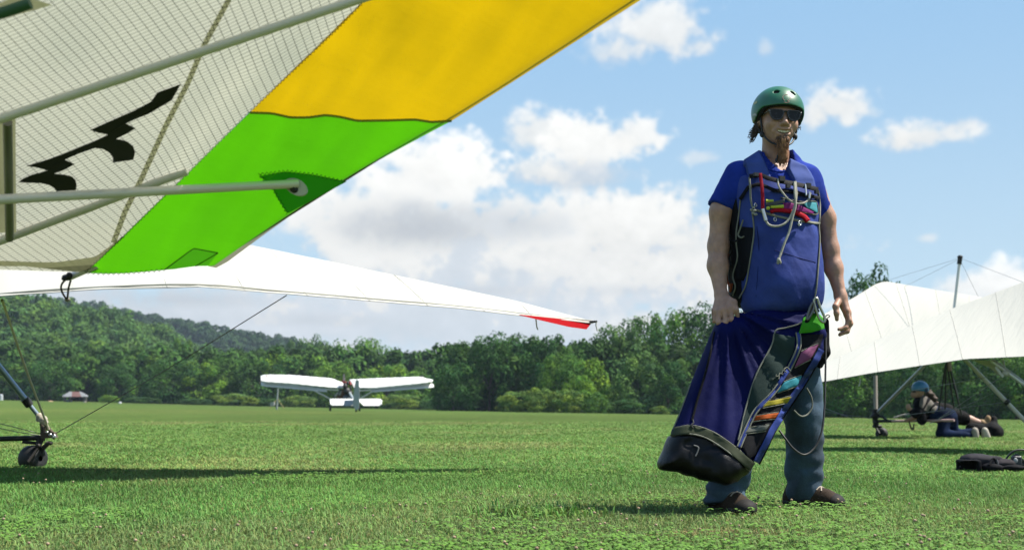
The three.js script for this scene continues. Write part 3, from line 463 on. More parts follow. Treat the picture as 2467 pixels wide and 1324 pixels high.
// ---------------------------------------------------------------- two white gliders on the right
{
  const wireOf = (o) => (a, b, r = .0025) => part('wire', rod(P(...a), P(...b), r, r, 5), std([.22, .24, .26], .5), o);
  const o = thing('hang_glider', 'white hang glider with black-capped king post, standing over the two lying pilots', 'hang glider', P(2123, 1052, 19.3));
  const lowE = [[1950, 905, 17.6], [2000, 890, 17.6], [2120, 850, 17.7], [2300, 790, 17.8], [2400, 745, 17.9]], farE = [[1940, 800, 18.9], [1985, 757, 19.6], [2060, 715, 20.4], [2110, 684, 21.0], [2124, 679, 21.1], [2140, 678, 21.1], [2250, 697, 20.2], [2364, 715, 19.0], [2420, 726, 18.4]];
  const far = (p, s, t) => V(p[0], p[1] + 0.03 * sin(PI * t) + .003 * sin(s * 40) * sin(PI * t), p[2]), L1 = lowE.map((p) => P(...p)), F1 = farE.map((p) => P(...p));
  part('sail', grid(loft(L1, F1, 60, 14, far), 0.004), WHITESAIL, o);
  const la = line(L1, 60), fa = line(F1, 60); for (const k of [14, 24, 33, 42, 51]) part('batten', tube([0, .25, .5, .75, 1].map((t) => far(la[k].map((v, q) => lerp(v, fa[k][q], t)), k / 60, t)), .0045, 4, 6), WHITESAIL, o);
  part('king_post', rod(P(2298, 760, 18.2), P(2313, 630, 18.2), 0.022), std([.8, .8, .78], .5), o);
  part('king_post_cap', [rod(P(2312, 636, 18.2), P(2315, 616, 18.2), .034), ball(P(2314, 619, 18.2), .04, .03, .04, 8)], BLACK, o);
  const wire = wireOf(o);
  wire([2312, 622, 18.2], [2110, 684, 20.9]); wire([2312, 624, 18.2], [2180, 690, 20.6]); wire([2316, 622, 18.2], [2520, 700, 15.5]); wire([2316, 630, 18.2], [2358, 714, 18.8]);
  part('downtube', rod(P(2112, 996, 19.4), P(2284, 824, 18.2), 0.026), std([0.35, 0.35, 0.36], .4, { metalness: .6 }), o);
  part('base_bar', [rod(P(2108, 1014, 19.4), P(2150, 1014, 19.2), .024), rod(P(2112, 996, 19.35), P(2142, 1014, 19.2), .016)], BLACK, o);
  part('grip_bar', rod(P(2150, 1014, 19.2), P(2300, 1012, 18.6), .020), std([.55, .36, .36], .6), o);
  part('rope', tube([P(2155, 1006, 19.2), P(2178, 999, 19), P(2230, 990, 18.8)], .014, 6, 6), std([.6, .56, .5], .9), o);
  part('corner_bracket', [rod(P(2108, 985, 19.4), P(2110, 1018, 19.4), .045), ball(P(2108, 1002, 19.35), .06, .05, .05, 8)], BLACK, o);
  part('wheel_fork', [rod(P(2111, 1016, 19.4), P(2112, 1030, 19.4), .05, .03), rod(P(2104, 1026, 19.4), P(2124, 1027, 19.4), .026), rod(P(2110, 1028, 19.38), P(2120, 1044, 19.3), .014)], BLACK, o);
  const wc = P(2125, 1044, 19.4); part('wheel', new THREE.LatheGeometry([[0.02, -.06], [.06, -.06], [.085, -.045], [.098, 0], [.085, .045], [.06, .06], [.02, .06]].map((p) => new THREE.Vector2(...p)), 30).rotateZ(PI / 2).rotateY(-.6 - PI / 2).translate(wc.x, wc.y, wc.z), RUBBER, o);
  wire([1980, 990, 19.6], [2100, 1008, 19.4], .004); wire([1975, 978, 19.8], [2060, 1010, 19.5], .005);
  for (const [a, b] of [[[2282, 870], [2300, 985]], [[2286, 872], [2318, 1000]], [[2280, 875], [2278, 985]], [[2279, 880], [2262, 990]], [[2285, 872], [2310, 960]]]) part('hang_strap', rod(P(...a, 18.0), P(...b, 18.2), .016, .011, 6), BLACK, o);
  part('hang_loop', rod(P(2284, 830, 18), P(2290, 893, 18), .03), std([.25, .17, .10], .9), o);
  part('vertical_post', rod(P(2110, 905, 20.5), P(2111, 1000, 20.3), .032), std([.30, .27, .24], .8), o);

  const n = thing('hang_glider', 'white hang glider wing in front of the king post glider, with silver uprights under it', 'hang glider', P(2420, 1080, 12.4));
  const TE = [[1930, 897, 13.2], [1994, 872, 13.4], [2120, 816, 13.8], [2300, 741, 14.1], [2380, 711, 14.0], [2467, 679, 13.8], [2640, 610, 13.2], [2960, 470, 12.0]];
  const LE = [[1915, 927, 12.6], [1990, 918, 12.4], [2100, 898, 12.2], [2220, 880, 12.0], [2330, 864, 11.8], [2467, 858, 11.5], [2640, 848, 11.0], [2980, 838, 10.2]];
  const nr = (p, s, t) => V(p[0], p[1] + 0.02 * sin(PI * t) + .002 * sin(s * 46) * sin(PI * t), p[2]), L2 = LE.map((p) => P(...p)), T2 = TE.map((p) => P(...p));
  part('sail', grid(loft(L2, T2, 70, 14, nr), 0.004), WHITESAIL, n);
  const lb = line(L2, 70), tb2 = line(T2, 70); for (const k of [8, 15, 22, 29, 36, 44]) part('batten', tube([0, .25, .5, .75, 1].map((t) => nr(lb[k].map((v, q) => lerp(v, tb2[k][q], t)), k / 70, t)), .0035, 4, 6), WHITESAIL, n);
  part('sail_underside', grid(loft([[2330, 866, 12.0], [2380, 868, 11.9], [2400, 866, 11.85]], [[2345, 868, 12.2], [2385, 885, 12.4], [2412, 908, 12.4]], 10, 4, (p) => P(...p))), phys([0.60, 0.56, 0.46], .95, { transmission: .25, thickness: 0 }), n, 'beige underside fold of the sail');
  part('downtube', [rod(P(2290, 829, 12.6), P(2400, 941, 12.5), 0.022), rod(P(2400, 941, 12.5), P(2500, 1044, 12.4), 0.022)], ALU, n);
  part('collar', rod(P(2424, 965, 12.45), P(2430, 971, 12.45), .031), BLACK, n);
  part('downtube', rod(P(2390, 868, 11.9), P(2540, 976, 11.6), .025), std([.5, .5, .48], .35, { metalness: .5 }), n);
  part('strut_fitting', [ball(P(2424, 899, 11.8), .037, .03, .03, 8), rod(P(2424, 899, 11.8), P(2418, 868, 11.9), .009), rod(P(2400, 884, 11.8), P(2418, 908, 11.75), .013)], std([.6, .58, .5], .6), n);
  part('hanging_line', tube([P(2072, 903, 12.3), P(2073, 920, 12.3), P(2070, 930, 12.3)], .006, 4, 6), std([.5, .5, .45], .9), n);
  const w2 = wireOf(n); w2([2180, 1000, 14], [2427, 968, 12.4], .003); w2([2260, 1010, 14], [2425, 900, 11.9], .003); w2([2240, 1020, 14], [2427, 930, 12.4], .003); w2([2200, 940, 14], [2424, 900, 11.9], .003);
}

// ---------------------------------------------------------------- light aircraft, pavilion, small far things
{
  const D = 76, o = thing('light_aircraft', 'small white high-wing light aircraft seen from behind at the far end of the field', 'aircraft', P(850, 987, D));
  const white = std([0.88, 0.88, 0.85], .5), grey = std([.38, .43, .44], .5), red = std([.55, .04, .04], .5), dark = std([.03, .028, .03], .6);
  const slab = (up, lo, dz, th, E = D) => grid(loft(up.map((p) => P(p[0], p[1], E + dz)), lo.map((p) => P(p[0], p[1], E)), 24, 5, (p, s, t) => V(p[0], p[1] + th * sin(PI * t) + .012 * sin(s * 60), p[2])), th * 1.2);
  const wl = part('wing', slab([[628, 908], [640, 905], [700, 906], [798, 914], [828, 926]], [[628, 919], [640, 921], [700, 925], [800, 935], [830, 936]], 1.1, .07), white, o);
  part('red_tip', prism([[637, 904], [645, 904], [641, 909]], D + .6, .1), red, wl);
  part('flaperon', slab([[628, 922], [640, 921], [700, 927], [787, 937]], [[629, 929], [640, 931], [700, 936], [787, 944]], .8, .03), white, o);
  const wr = part('wing', slab([[842, 917], [900, 914], [1014, 910], [1042, 919]], [[852, 935], [900, 936], [1014, 925], [1041, 921]], 1.1, .07), white, o);
  part('red_tip', prism([[1012, 909], [1020, 910], [1016, 912]], D + .6, .1), red, wr);
  part('flaperon', slab([[893, 937], [960, 932], [1040, 924], [1044, 927]], [[893, 945], [960, 940], [1040, 934], [1045, 933]], .8, .03), white, o);
  part('tailplane', slab([[794, 963], [800, 962], [830, 962], [852, 962]], [[795, 974], [800, 977], [830, 977], [852, 977]], 0.9, .04, D - 4), white, o);
  part('tailplane', slab([[863, 963], [880, 962], [915, 962], [919, 966]], [[863, 966], [876, 978], [915, 978], [920, 973]], 0.9, .04, D - 4), white, o);
  part('elevator', prism([[829, 964], [852, 963], [850, 974], [842, 977], [827, 977]], D - 4.2, .05), std([.30, .36, .52], .5), o, 'blue grey inner elevator');
  part('rudder', prism([[856, 915], [864, 915], [866, 950], [864, 984], [857, 988], [850, 976], [851, 952]], D - 4.3, .07), grey, o);
  part('tail_boom', rod(P(838, 940, D + 1), P(856, 970, D - 4), .09, .06), grey, o);
  for (const [a, b] of [[[758, 941], [798, 962]], [[896, 943], [864, 962]], [[786, 938], [826, 940]], [[862, 941], [894, 939]]]) part('wing_strut', rod(P(...a, D), P(...b, D), .04), ALU, o);
  part('propeller', [prism([[825, 918], [827, 900], [829, 901], [831, 918]], D + .3, .05)], std([.45, .42, .40], .5), o);
  part('engine', [ball(P(832, 930, D), .16, .22, .3, 8), ball(P(836, 942, D), .22, .25, .3, 8), ball(P(844, 948, D), .14, .2, .2, 8), rod(P(816, 940, D), P(848, 936, D), .05), rod(P(818, 930, D), P(814, 952, D), .03), ball(P(838, 922, D), .1, .12, .2, 8), rod(P(830, 920, D), P(838, 950, D), .08), rod(P(842, 918, D), P(846, 945, D), .05)], dark, o);
  part('cowling', [prism([[822, 916], [832, 918], [834, 928], [826, 924]], D - .1, .3), prism([[838, 918], [843, 917], [845, 926], [840, 926]], D - .1, .3)], red, o);
  part('cockpit_frame', [rod(P(812, 958, D), P(826, 938, D), .04), rod(P(848, 958, D), P(842, 935, D), .04), rod(P(812, 960, D), P(850, 960, D), .05), rod(P(806, 955, D), P(815, 945, D), .05)], std([.3, .28, .28], .5, { metalness: .5 }), o);
  part('seat', [ball(P(826, 948, D), .13, .28, .12, 8), ball(P(818, 956, D), .2, .12, .15, 8)], std([.12, .05, .02], .8), o);
  part('pod_body', ball(P(838, 958, D + .6), .4, .28, .9, 10), std([.10, .11, .13], .5), o);
  for (const [x, y] of [[795, 984], [858, 986], [866, 984]]) { const c = P(x, y, D); part('wheel', new THREE.CylinderGeometry(.14, .14, .1, 16).rotateZ(PI / 2).translate(c.x, c.y, c.z), RUBBER, o); }
  part('gear_leg', [rod(P(795, 983, D), P(830, 964, D), .03), rod(P(866, 983, D), P(846, 964, D), .03)], dark, o);
}
{
  const D = 190, gx = (px, py, dz = 0) => P(px, py, D + dz), o = thing('pavilion', 'open picnic pavilion with grey and rust red metal roof at the far field edge', 'pavilion', P(180, 972, D));
  const roof = std([.20, .21, .22], .9), rust = std([.13, .06, .05], .9), post = std([.13, .12, .11], .9);
  const e = [gx(149, 955, -2), gx(211, 955, -2), gx(211, 952, 3), gx(149, 952, 3)], r = [gx(166, 943, .5), gx(194, 943, .5)];
  const quad = (a, b, c, d) => grid([[a, b], [d, c]], .06), L = (a, b, t) => a.clone().lerp(b, t);
  const rf = part('roof', [quad(e[0], L(e[0], e[1], .36), L(r[0], r[1], .22), r[0]), quad(L(e[0], e[1], .74), e[1], r[1], L(r[0], r[1], .85)), quad(e[3], e[0], r[0], r[0].clone()), quad(e[1], e[2], r[1], r[1].clone()), quad(e[2], e[3], r[0], r[1])], roof, o);
  part('rusty_sheet', quad(L(e[0], e[1], .36), L(e[0], e[1], .74), L(r[0], r[1], .85), L(r[0], r[1], .22)), rust, rf);
  for (const [x, z] of [[154, -1.8], [168, -1.8], [202, -1.8], [206, 2.6], [157, 2.6]]) part('post', rod(gx(x, 972, z), gx(x, 954, z), .13), post, o);
  part('slab', prism([[150, 971], [208, 971], [208, 974], [150, 974]], D - 2, 5), std([.12, .12, .10], .9), o);
  const s = (name, label, cat, gs, m, d, at) => { const t = thing(name, label, cat, at); part(name === 'cooler' ? 'body' : 'panel', gs, m, t); return t; };
  const c = s('picnic_cooler', 'blue cooler box under the pavilion roof', 'cooler', [prism([[158, 964], [167, 964], [167, 970], [158, 970]], D - 1, 1)], std([.06, .13, .32], .5), D, gx(162, 971, -1)); part('lid', prism([[157.5, 963], [167.5, 963], [167.5, 964.2], [157.5, 964.2]], D - 1.05, 1.1), std([.5, .5, .5], .5), c);
  const b = s('waste_bin', 'pale bin standing at the corner of the pavilion', 'bin', [rod(gx(202, 974, -4), gx(202, 967, -4), .22)], std([.50, .46, .34], .8), D, gx(202, 974, -4)); part('lid', rod(gx(202, 967, -4), gx(202, 966, -4), .25), std([.35, .33, .28], .8), b);
  const w = thing('marker_barrel', 'small white barrel standing alone on the far grass beyond the thin wire', 'barrel', gx(288, 977, 0)); part('barrel', [rod(gx(288, 978, 0), gx(288, 969.5, 0), .26), ball(gx(288, 969.5, 0), .26, .12, .26, 8)], std([.62, .66, .70], .6), w);
  const w2 = thing('marker_barrel', 'pale barrel at the very edge of the picture by the dark woods', 'barrel', gx(1, 962, 0)); part('barrel', [rod(gx(1, 964, 0), gx(1, 951, 0), .30), ball(gx(1, 951, 0), .3, .12, .3, 8)], std([.5, .54, .58], .6), w2);
  const m = thing('sand_heap', 'small heap of pale sand on the grass near the pavilion', 'sand heap', gx(120, 969, -5)); part('sand', new THREE.SphereGeometry(1, 20, 10, 0, 2 * PI, 0, PI / 2).scale(.55, .28, .5).translate(...gx(120, 969.5, -5).toArray()), std([.50, .34, .2], .95), m);
  const p = thing('wind_pole', 'thin grey pole with small equipment at its foot beside the aircraft wing', 'pole', P(666, 985, 110));
  part('pole', rod(P(666, 986, 110), P(669, 935, 110), .09, .06), std([.35, .38, .38], .5), p);
  part('equipment_box', prism([[650, 970], [660, 967], [660, 976], [651, 978]], 109.6, .4), std([.45, .45, .42], .7), p);
  part('stay', [rod(P(668, 960, 110), P(648, 984, 109.5), .03), rod(P(668, 960, 110), P(684, 984, 109.5), .03)], std([.3, .26, .1], .7), p);
}

// ---------------------------------------------------------------- implicit surfaces for bodies and clothes
const smin = (a, b, k) => { const h = max(k - abs(a - b), 0) / k; return min(a, b) - h * h * k * 0.25; };
const smax = (a, b, k) => -smin(-a, -b, k);
function capD(p, a, b, ra, rb) { const bx = b.x - a.x, by = b.y - a.y, bz = b.z - a.z, px = p.x - a.x, py = p.y - a.y, pz = p.z - a.z, t = cl((px * bx + py * by + pz * bz) / (bx * bx + by * by + bz * bz + 1e-12)); return hypot(px - bx * t, py - by * t, pz - bz * t) - lerp(ra, rb, t); }
function ellD(p, c, rx, ry, rz) { const x = (p.x - c.x) / rx, y = (p.y - c.y) / ry, z = (p.z - c.z) / rz, k = sqrt(x * x + y * y + z * z), g = sqrt(x * x / (rx * rx) + y * y / (ry * ry) + z * z / (rz * rz)); return g < 1e-9 ? -min(rx, ry, rz) : k * (k - 1) / g; }
function nets(f, lo, hi, h) {                 // surface nets: the zero level of f in a box
  const n = [0, 1, 2].map((k) => Math.ceil((hi.getComponent(k) - lo.getComponent(k)) / h) + 1), [nx, ny, nz] = n, val = new Float32Array(nx * ny * nz), p = V(0, 0, 0);
  for (let k = 0, i = 0; k < nz; k++) for (let j = 0; j < ny; j++) for (let x = 0; x < nx; x++, i++) { p.set(lo.x + x * h, lo.y + j * h, lo.z + k * h); val[i] = f(p); }
  const id = new Int32Array(nx * ny * nz).fill(-1), pos = [], idx = [], st = [1, nx, nx * ny];
  const E = []; for (let a = 0; a < 8; a++) for (const b of [1, 2, 4]) if (!(a & b)) E.push([a, a | b]);
  const off = (c) => (c & 1) + (c & 2 ? nx : 0) + (c & 4 ? nx * ny : 0);
  for (let k = 0; k < nz - 1; k++) for (let j = 0; j < ny - 1; j++) for (let x = 0; x < nx - 1; x++) {
    const i = x + nx * (j + ny * k); let m = 0; for (let c = 0; c < 8; c++) if (val[i + off(c)] < 0) m |= 1 << c;
    if (m === 0 || m === 255) continue;
    let sx = 0, sy = 0, sz = 0, q = 0;
    for (const [a, b] of E) { if (((m >> a) & 1) === ((m >> b) & 1)) continue; const va = val[i + off(a)], vb = val[i + off(b)], t = va / (va - vb); sx += lerp(a & 1, b & 1, t); sy += lerp((a >> 1) & 1, (b >> 1) & 1, t); sz += lerp(a >> 2, b >> 2, t); q++; }
    id[i] = pos.length / 3; pos.push(lo.x + (x + sx / q) * h, lo.y + (j + sy / q) * h, lo.z + (k + sz / q) * h);
  }
  for (let k = 1; k < nz - 1; k++) for (let j = 1; j < ny - 1; j++) for (let x = 1; x < nx - 1; x++) {
    const i = x + nx * (j + ny * k), s = val[i] < 0;
    for (let a = 0; a < 3; a++) { if (s === (val[i + st[a]] < 0)) continue; const u = st[(a + 1) % 3], v = st[(a + 2) % 3], q = [id[i], id[i - u], id[i - u - v], id[i - v]]; if (q.some((e) => e < 0)) continue; if (s) idx.push(q[0], q[1], q[2], q[0], q[2], q[3]); else idx.push(q[0], q[2], q[1], q[0], q[3], q[2]); }
  }
  const g = new THREE.BufferGeometry(); g.setAttribute('position', new THREE.Float32BufferAttribute(pos, 3)); g.setIndex(idx); g.computeVertexNormals(); return boxUV(g);
}
const box = (pts, r) => { const b = new THREE.Box3().setFromPoints(pts).expandByScalar(r); return [b.min, b.max]; };
const CAM = V(0, EYE, 0);
function hit(f, px, py, d0, d1, lift = 0) {    // where the ray in this direction meets the surface f, lifted off it
  const a = P(px, py, d0), b = P(px, py, d1), p = V(0, 0, 0); let t = 0, prev = 1e9;
  const L = a.distanceTo(b);
  for (let i = 0; i < 160 && t < 1; i++) { p.copy(a).lerp(b, t); const v = f(p) - lift; if (v < 0.0008) return p; t += max(v * 0.6, 0.0015) / L; }
  return P(px, py, (d0 + d1) / 2);
}

// ---------------------------------------------------------------- the standing pilot
const skinBump = tex(256, 256, (u, v) => 0.5 + 0.4 * fbm(u * 20, v * 20, 3, 3, 20), false, 8);
const skinMap = tex(512, 512, (u, v) => { const k = 0.93 + 0.12 * fbm(u * 12, v * 12, 9, 4, 12) + .08 * (hash(u * 512 | 0, v * 512 | 0, 6) - .5), r = 0.045 * fbm(u * 30, v * 30, 2, 3, 30); return [k + r, k, k - r]; }, true, 5);
const SKIN = std([0.56, 0.305, 0.21], 0.55, { map: skinMap, bumpMap: skinBump, bumpScale: 0.0007 });
const denimMap = tex(512, 512, (u, v) => { const k = 0.82 + 0.42 * fbm(u * 4, v * 4, 3, 5, 4) + 0.16 * (hash((u * 512) | 0, (v * 170) | 0, 2) - .5); return [k * .92, k * .96, k]; }, true, 2);
const DENIM = std([0.068, 0.122, 0.18], 0.9, { map: denimMap, bumpMap: clothBump, bumpScale: 0.004 });
const BLUE = cloth([0.055, 0.088, 0.37], 0.7), NAVY = cloth([0.003, 0.006, 0.088], 0.7), SHIRT = cloth([0.024, 0.058, 0.42], 0.9), PAD = cloth([0.075, 0.12, 0.40], 0.75);
const BLK = cloth([0.012, 0.012, 0.016], 0.7), PIPE = cloth([0.36, 0.36, 0.30], 0.85), ROPE = cloth([0.62, 0.60, 0.52], 0.9), OLIVE = cloth([0.055, 0.075, 0.05], 0.8);
const LEATHER = phys([0.004, 0.004, 0.006], 0.36, { specularIntensity: 0.4, bumpMap: clothBump, bumpScale: 0.004 });
const base = P(1850, 1228, 5.4); base.y = 0;
const pilot = thing('person', 'standing man in green helmet and sunglasses with goatee, blue t-shirt and jeans', 'person', base);
const YAW = 0.33, cy_ = cos(YAW), sy_ = sin(YAW);
const mkSlices = (a) => a.map(([py, cx, rx, rz, dz]) => { const p = M(cx, py, dz); return [p.y, p.x, p.z, rx, rz]; });
const SL = mkSlices([[362, 1869, .075, .07, -.03], [385, 1866, .12, .08, -.03], [408, 1864, .178, .098, -.02], [440, 1864, .196, .115, -.01], [480, 1865, .196, .128, 0], [540, 1867, .190, .138, .0], [600, 1869, .188, .143, .0], [680, 1872, .188, .145, .0], [760, 1876, .185, .145, -.01], [830, 1882, .18, .14, -.01], [860, 1884, .175, .135, -.01]]);
function slice(y) { let i = 0; while (i < SL.length - 2 && SL[i + 1][0] > y) i++; const t = sst(0, 1, (SL[i][0] - y) / (SL[i][0] - SL[i + 1][0])), u = cl((SL[i][0] - y) / (SL[i][0] - SL[i + 1][0])), w = (t + u) / 2; return SL[i].map((v, k) => lerp(v, SL[i + 1][k], w)); }
const inTorso = (p) => { const s = slice(p.y), x = p.x - s[1], z = p.z - s[2]; return [x * cy_ - z * sy_, x * sy_ + z * cy_, s[3], s[4]]; };
const fTorso = (p, g = 0, gz = g) => { const [x, z, rx, rz] = inTorso(p), k = pow(pow(abs(x) / (rx + g), 2.4) + pow(abs(z) / (rz + gz), 2.4), 1 / 2.4); return max((k - 1) * min(rx + g, rz + gz), p.y - SL[0][0], SL[SL.length - 1][0] - p.y); };
// head
const Hc = M(1875, 286, 0.03), Hq = new THREE.Quaternion().setFromEuler(new THREE.Euler(0.04, 0.10, -0.05, 'YXZ')), Hi = Hq.clone().invert();
const hl = (p) => p.clone().sub(Hc).applyQuaternion(Hi), hw = (x, y, z) => V(x, y, z).applyQuaternion(Hq).add(Hc);
function headD(q) {
  const ax = abs(q.x), m = V(ax, q.y, q.z);
  let d = ellD(q, V(0, .035, -.012), .078, .098, .098);
  d = smin(d, ellD(q, V(0, -.045, .018), .069, .076, .067), .045);
  d = smin(d, ellD(q, V(0, -.098, .058), .026, .022, .024), .03);
  d = smin(d, ellD(m, V(.040, -.034, .056), .029, .026, .027), .028);
  d = smin(d, capD(m, V(0, .022, .080), V(.045, .018, .070), .012, .012), .02);
  d = smax(d, -ellD(m, V(.033, .0, .104), .017, .013, .020), .014);
  d = smin(d, capD(q, V(0, .006, .083), V(0, -.036, .106), .008, .0115), .012);
  d = smin(d, ellD(m, V(.0125, -.041, .094), .009, .008, .012), .008);
  d = smin(d, ellD(q, V(0, -.073, .070), .034, .026, .026), .02);
  const yy = q.y - 7.5 * q.x * q.x;
  d = smin(d, hypot(cl(ax - .027, 0, 1), yy + .0645, q.z - .0935 + 5 * q.x * q.x) - .0042, .007);
  d = smin(d, hypot(cl(ax - .023, 0, 1), yy + .0880, q.z - .0925 + 5 * q.x * q.x) - .0052, .008);
  d = smax(d, -(hypot(ax / .034, (yy + .0755) / .0090, (q.z - .096) / .020) - 1) * .009, .003);
  d = smin(d, capD(m, V(.020, -.045, .088), V(.037, -.070, .073), .004, .005), .012);
  d = smin(d, ellD(m, V(.081, -.012, -.008), .009, .032, .018), .01);
  return d;
}
// arms and hands: [a, b, radius at a, radius at b]
const C = [];
const chain = (pts) => { for (let i = 0; i < pts.length - 1; i++) C.push([M(...pts[i].slice(0, 3)), M(...pts[i + 1].slice(0, 3)), pts[i][3], pts[i + 1][3]]); };
chain([[1776, 425, .03, .056], [1737, 510, .05, .045], [1731, 592, .05, .0415], [1730, 640, .07, .0415], [1737, 708, .12, .0265]]);
chain([[1952, 430, -.05, .052], [1990, 525, -.06, .040], [2000, 600, -.06, .0365], [2009, 645, -.05, .0365], [2026, 714, -.02, .0245]]);
const nArm = C.length;
// gripping hand
chain([[1738, 712, .12, .024], [1722, 750, .150, .013]]); chain([[1738, 712, .125, .022], [1734, 748, .168, .0135]]); chain([[1740, 712, .125, .022], [1747, 745, .176, .0135]]); chain([[1742, 712, .12, .022], [1760, 741, .170, .013]]);
chain([[1720, 750, .150, .0115], [1721, 772, .158, .0095], [1727, 768, .128, .0085], [1731, 757, .118, .008]]);
chain([[1732, 749, .168, .0118], [1732, 777, .182, .0100], [1737, 775, .150, .009], [1740, 760, .135, .008]]);
chain([[1747, 746, .176, .0118], [1748, 777, .190, .0102], [1752, 774, .156, .009], [1752, 758, .142, .008]]);
chain([[1761, 742, .170, .0118], [1763, 770, .185, .0100], [1765, 768, .152, .009], [1764, 754, .140, .008]]);
chain([[1746, 716, .125, .017], [1768, 728, .165, .0135], [1774, 746, .178, .0105], [1778, 763, .172, .0085]]);
// hanging hand
chain([[2026, 714, -.02, .024], [2040, 748, .005, .0135]]); chain([[2027, 714, -.02, .022], [2044, 752, -.015, .013]]); chain([[2026, 714, -.025, .022], [2043, 755, -.035, .0125]]); chain([[2024, 716, -.03, .02], [2040, 758, -.052, .0115]]);
chain([[2040, 748, .005, .0118], [2047, 772, .012, .0098], [2038, 789, .018, .0085], [2022, 793, .022, .0075]]);
chain([[2044, 752, -.015, .0118], [2050, 779, -.012, .0098], [2042, 798, -.006, .0086], [2024, 806, .0, .0076]]);
chain([[2043, 755, -.035, .0112], [2048, 781, -.036, .0092], [2039, 798, -.032, .0082], [2026, 803, -.026, .0072]]);
chain([[2040, 758, -.052, .0100], [2043, 778, -.056, .0080], [2036, 791, -.054, .0072], [2027, 795, -.05, .0065]]);
chain([[2022, 722, -.005, .016], [2014, 738, .028, .0125], [2016, 754, .034, .0105], [2017, 769, .030, .0085]]);
const nailless = C.length;
const neckA = hw(0, -.055, -.025), neckB = M(1868, 410, -.03);
function bodyD(p, from = 0, to = nailless, fine = .010) { let d = 9; for (let i = from; i < to; i++) { const c = C[i]; d = smin(d, capD(p, c[0], c[1], c[2], c[3]), i < nArm ? .03 : fine); } return d; }
{
  const wL = M(1738, 704, .12).y, wR = M(2026, 706, -.02).y, handsL = [nArm], gs = [];
  const arm = (i0, i1, h0, h1) => (p) => smin(bodyD(p, i0, i1), bodyD(p, h0, h1), .016);
  const nL = nArm + 4 + 12 + 3, L = arm(0, 4, nArm, nL), Rr = arm(4, 8, nL, nailless);
  gs.push(nets(L, V(M(1690, 662, 0).x, wL - .004, -5.45), V(M(1800, 662).x, M(0, 440).y, -5.2), .006));
  gs.push(nets(L, V(M(1700, 662, 0).x, M(0, 800).y, -5.36), V(M(1800, 662).x, wL, -5.15), .0028));
  gs.push(nets(Rr, V(M(1930, 662, 0).x, wR - .004, -5.56), V(M(2060, 662).x, M(0, 450).y, -5.34), .006));
  gs.push(nets(Rr, V(M(1995, 662, 0).x, M(0, 830).y, -5.52), V(M(2075, 662).x, wR, -5.34), .0028));
  const hd = (p) => smin(headD(hl(p)), capD(p, neckA, neckB, .056, .063), .03);
  const b = box([hw(-.1, .14, 0), hw(.1, -.14, .1), hw(0, 0, -.12), hw(0, -.04, .12), neckB], .03); b[0].y = M(0, 425).y;
  gs.push(nets(hd, b[0], b[1], .0032));
  gs.push(nets((p) => fTorso(p, -.03), V(SL[5][1] - .25, M(0, 850).y, -5.6), V(SL[5][1] + .25, M(0, 380).y, -5.2), .02));
  part('body', gs, SKIN, pilot);
}
// t-shirt
const cutL = [M(1733, 499, .05), M(1733, 499, .05).sub(M(1770, 425, .03)).normalize()], cutR = [M(1988, 521, -.06), M(1988, 521, -.06).sub(M(1955, 430, -.05)).normalize()];
const fShirt = (p) => {
  let d = fTorso(p), wr = .006 * fbm(p.x * 14 + p.y * 9, p.y * 10 - p.x * 8, p.z * 12, 3);
  const L = max(capD(p, M(1781, 424, .03), M(1731, 506, .05), .066, .057), p.clone().sub(cutL[0]).dot(cutL[1])), R = max(capD(p, M(1948, 428, -.05), M(1989, 526, -.06), .058, .043), p.clone().sub(cutR[0]).dot(cutR[1]));
  d = smin(smin(d, L, .03), R, .03);
  const nk = capD(p, neckA, M(1876, 400, .02), .066, .070);
  return smax(d, -nk, .008) + wr;
};
part('t_shirt', nets(fShirt, V(M(1690, 662).x, M(0, 600).y, -5.62), V(M(2020, 662).x, M(0, 350).y, -5.18), .0075), SHIRT, pilot);
part('collar', tube([[1836, 385], [1850, 402], [1870, 408], [1890, 407], [1906, 395]].map((p) => hit(fShirt, p[0], p[1] + 5, 5.0, 5.6, -.001)), .0038, 8, 8), SHIRT, pilot);
// jeans and boots
const legR = [M(1922, 800, -.05), M(1936, 1000, -.08), M(1940, 1206, -.13)], legL = [M(1846, 800, .0), M(1795, 1000, .12), M(1741, 1212, .17)];
const fJeans = (p) => {
  const fold = (a, k) => { const u = p.y - a[2].y, e = exp(-u * 5); return .009 * sin(u * 70 + 14 * fbm(p.x * 5, p.y * 4, p.z * 5, 2) + k) * e + .012 * fbm(p.x * 8, p.y * 11, p.z * 8, 3) + .010 * (.5 - abs(noise3(p.x * 9 + p.y * 5, p.y * 8 - p.x * 6, p.z * 9))) + .004 * sin(u * 30 + p.x * 30 + k) * exp(-pow((u - .42) / .13, 2)); };
  const R = max(smin(capD(p, legR[0], legR[1], .095, .086), capD(p, legR[1], legR[2], .086, .080), .03) + fold(legR, 0), legR[2].y - .012 + .25 * (p.z - legR[2].z) - p.y), L = max(smin(capD(p, legL[0], legL[1], .095, .084), capD(p, legL[1], legL[2], .084, .082), .03) + fold(legL, 2), legL[2].y - .008 + .25 * (p.z - legL[2].z) - p.y);
  let d = smin(R, L, .02); d = smin(d, max(fTorso(p, -.005), p.y - M(0, 770).y), .03);
  return d;
};
part('jeans', nets(fJeans, V(M(1640, 662).x, 0.02, -5.75), V(M(2010, 662).x, M(0, 755).y, -5.05), .0095), DENIM, pilot);
const BOOT = phys([0.075, 0.052, 0.038], .85, { specularIntensity: .25, map: tex(128, 128, (u, v) => { const k = ((u * 32 | 0) + (v * 32 | 0)) % 2 ? .62 : 1; return [k, k, k]; }, true, 12), bumpMap: clothBump, bumpScale: .006 });
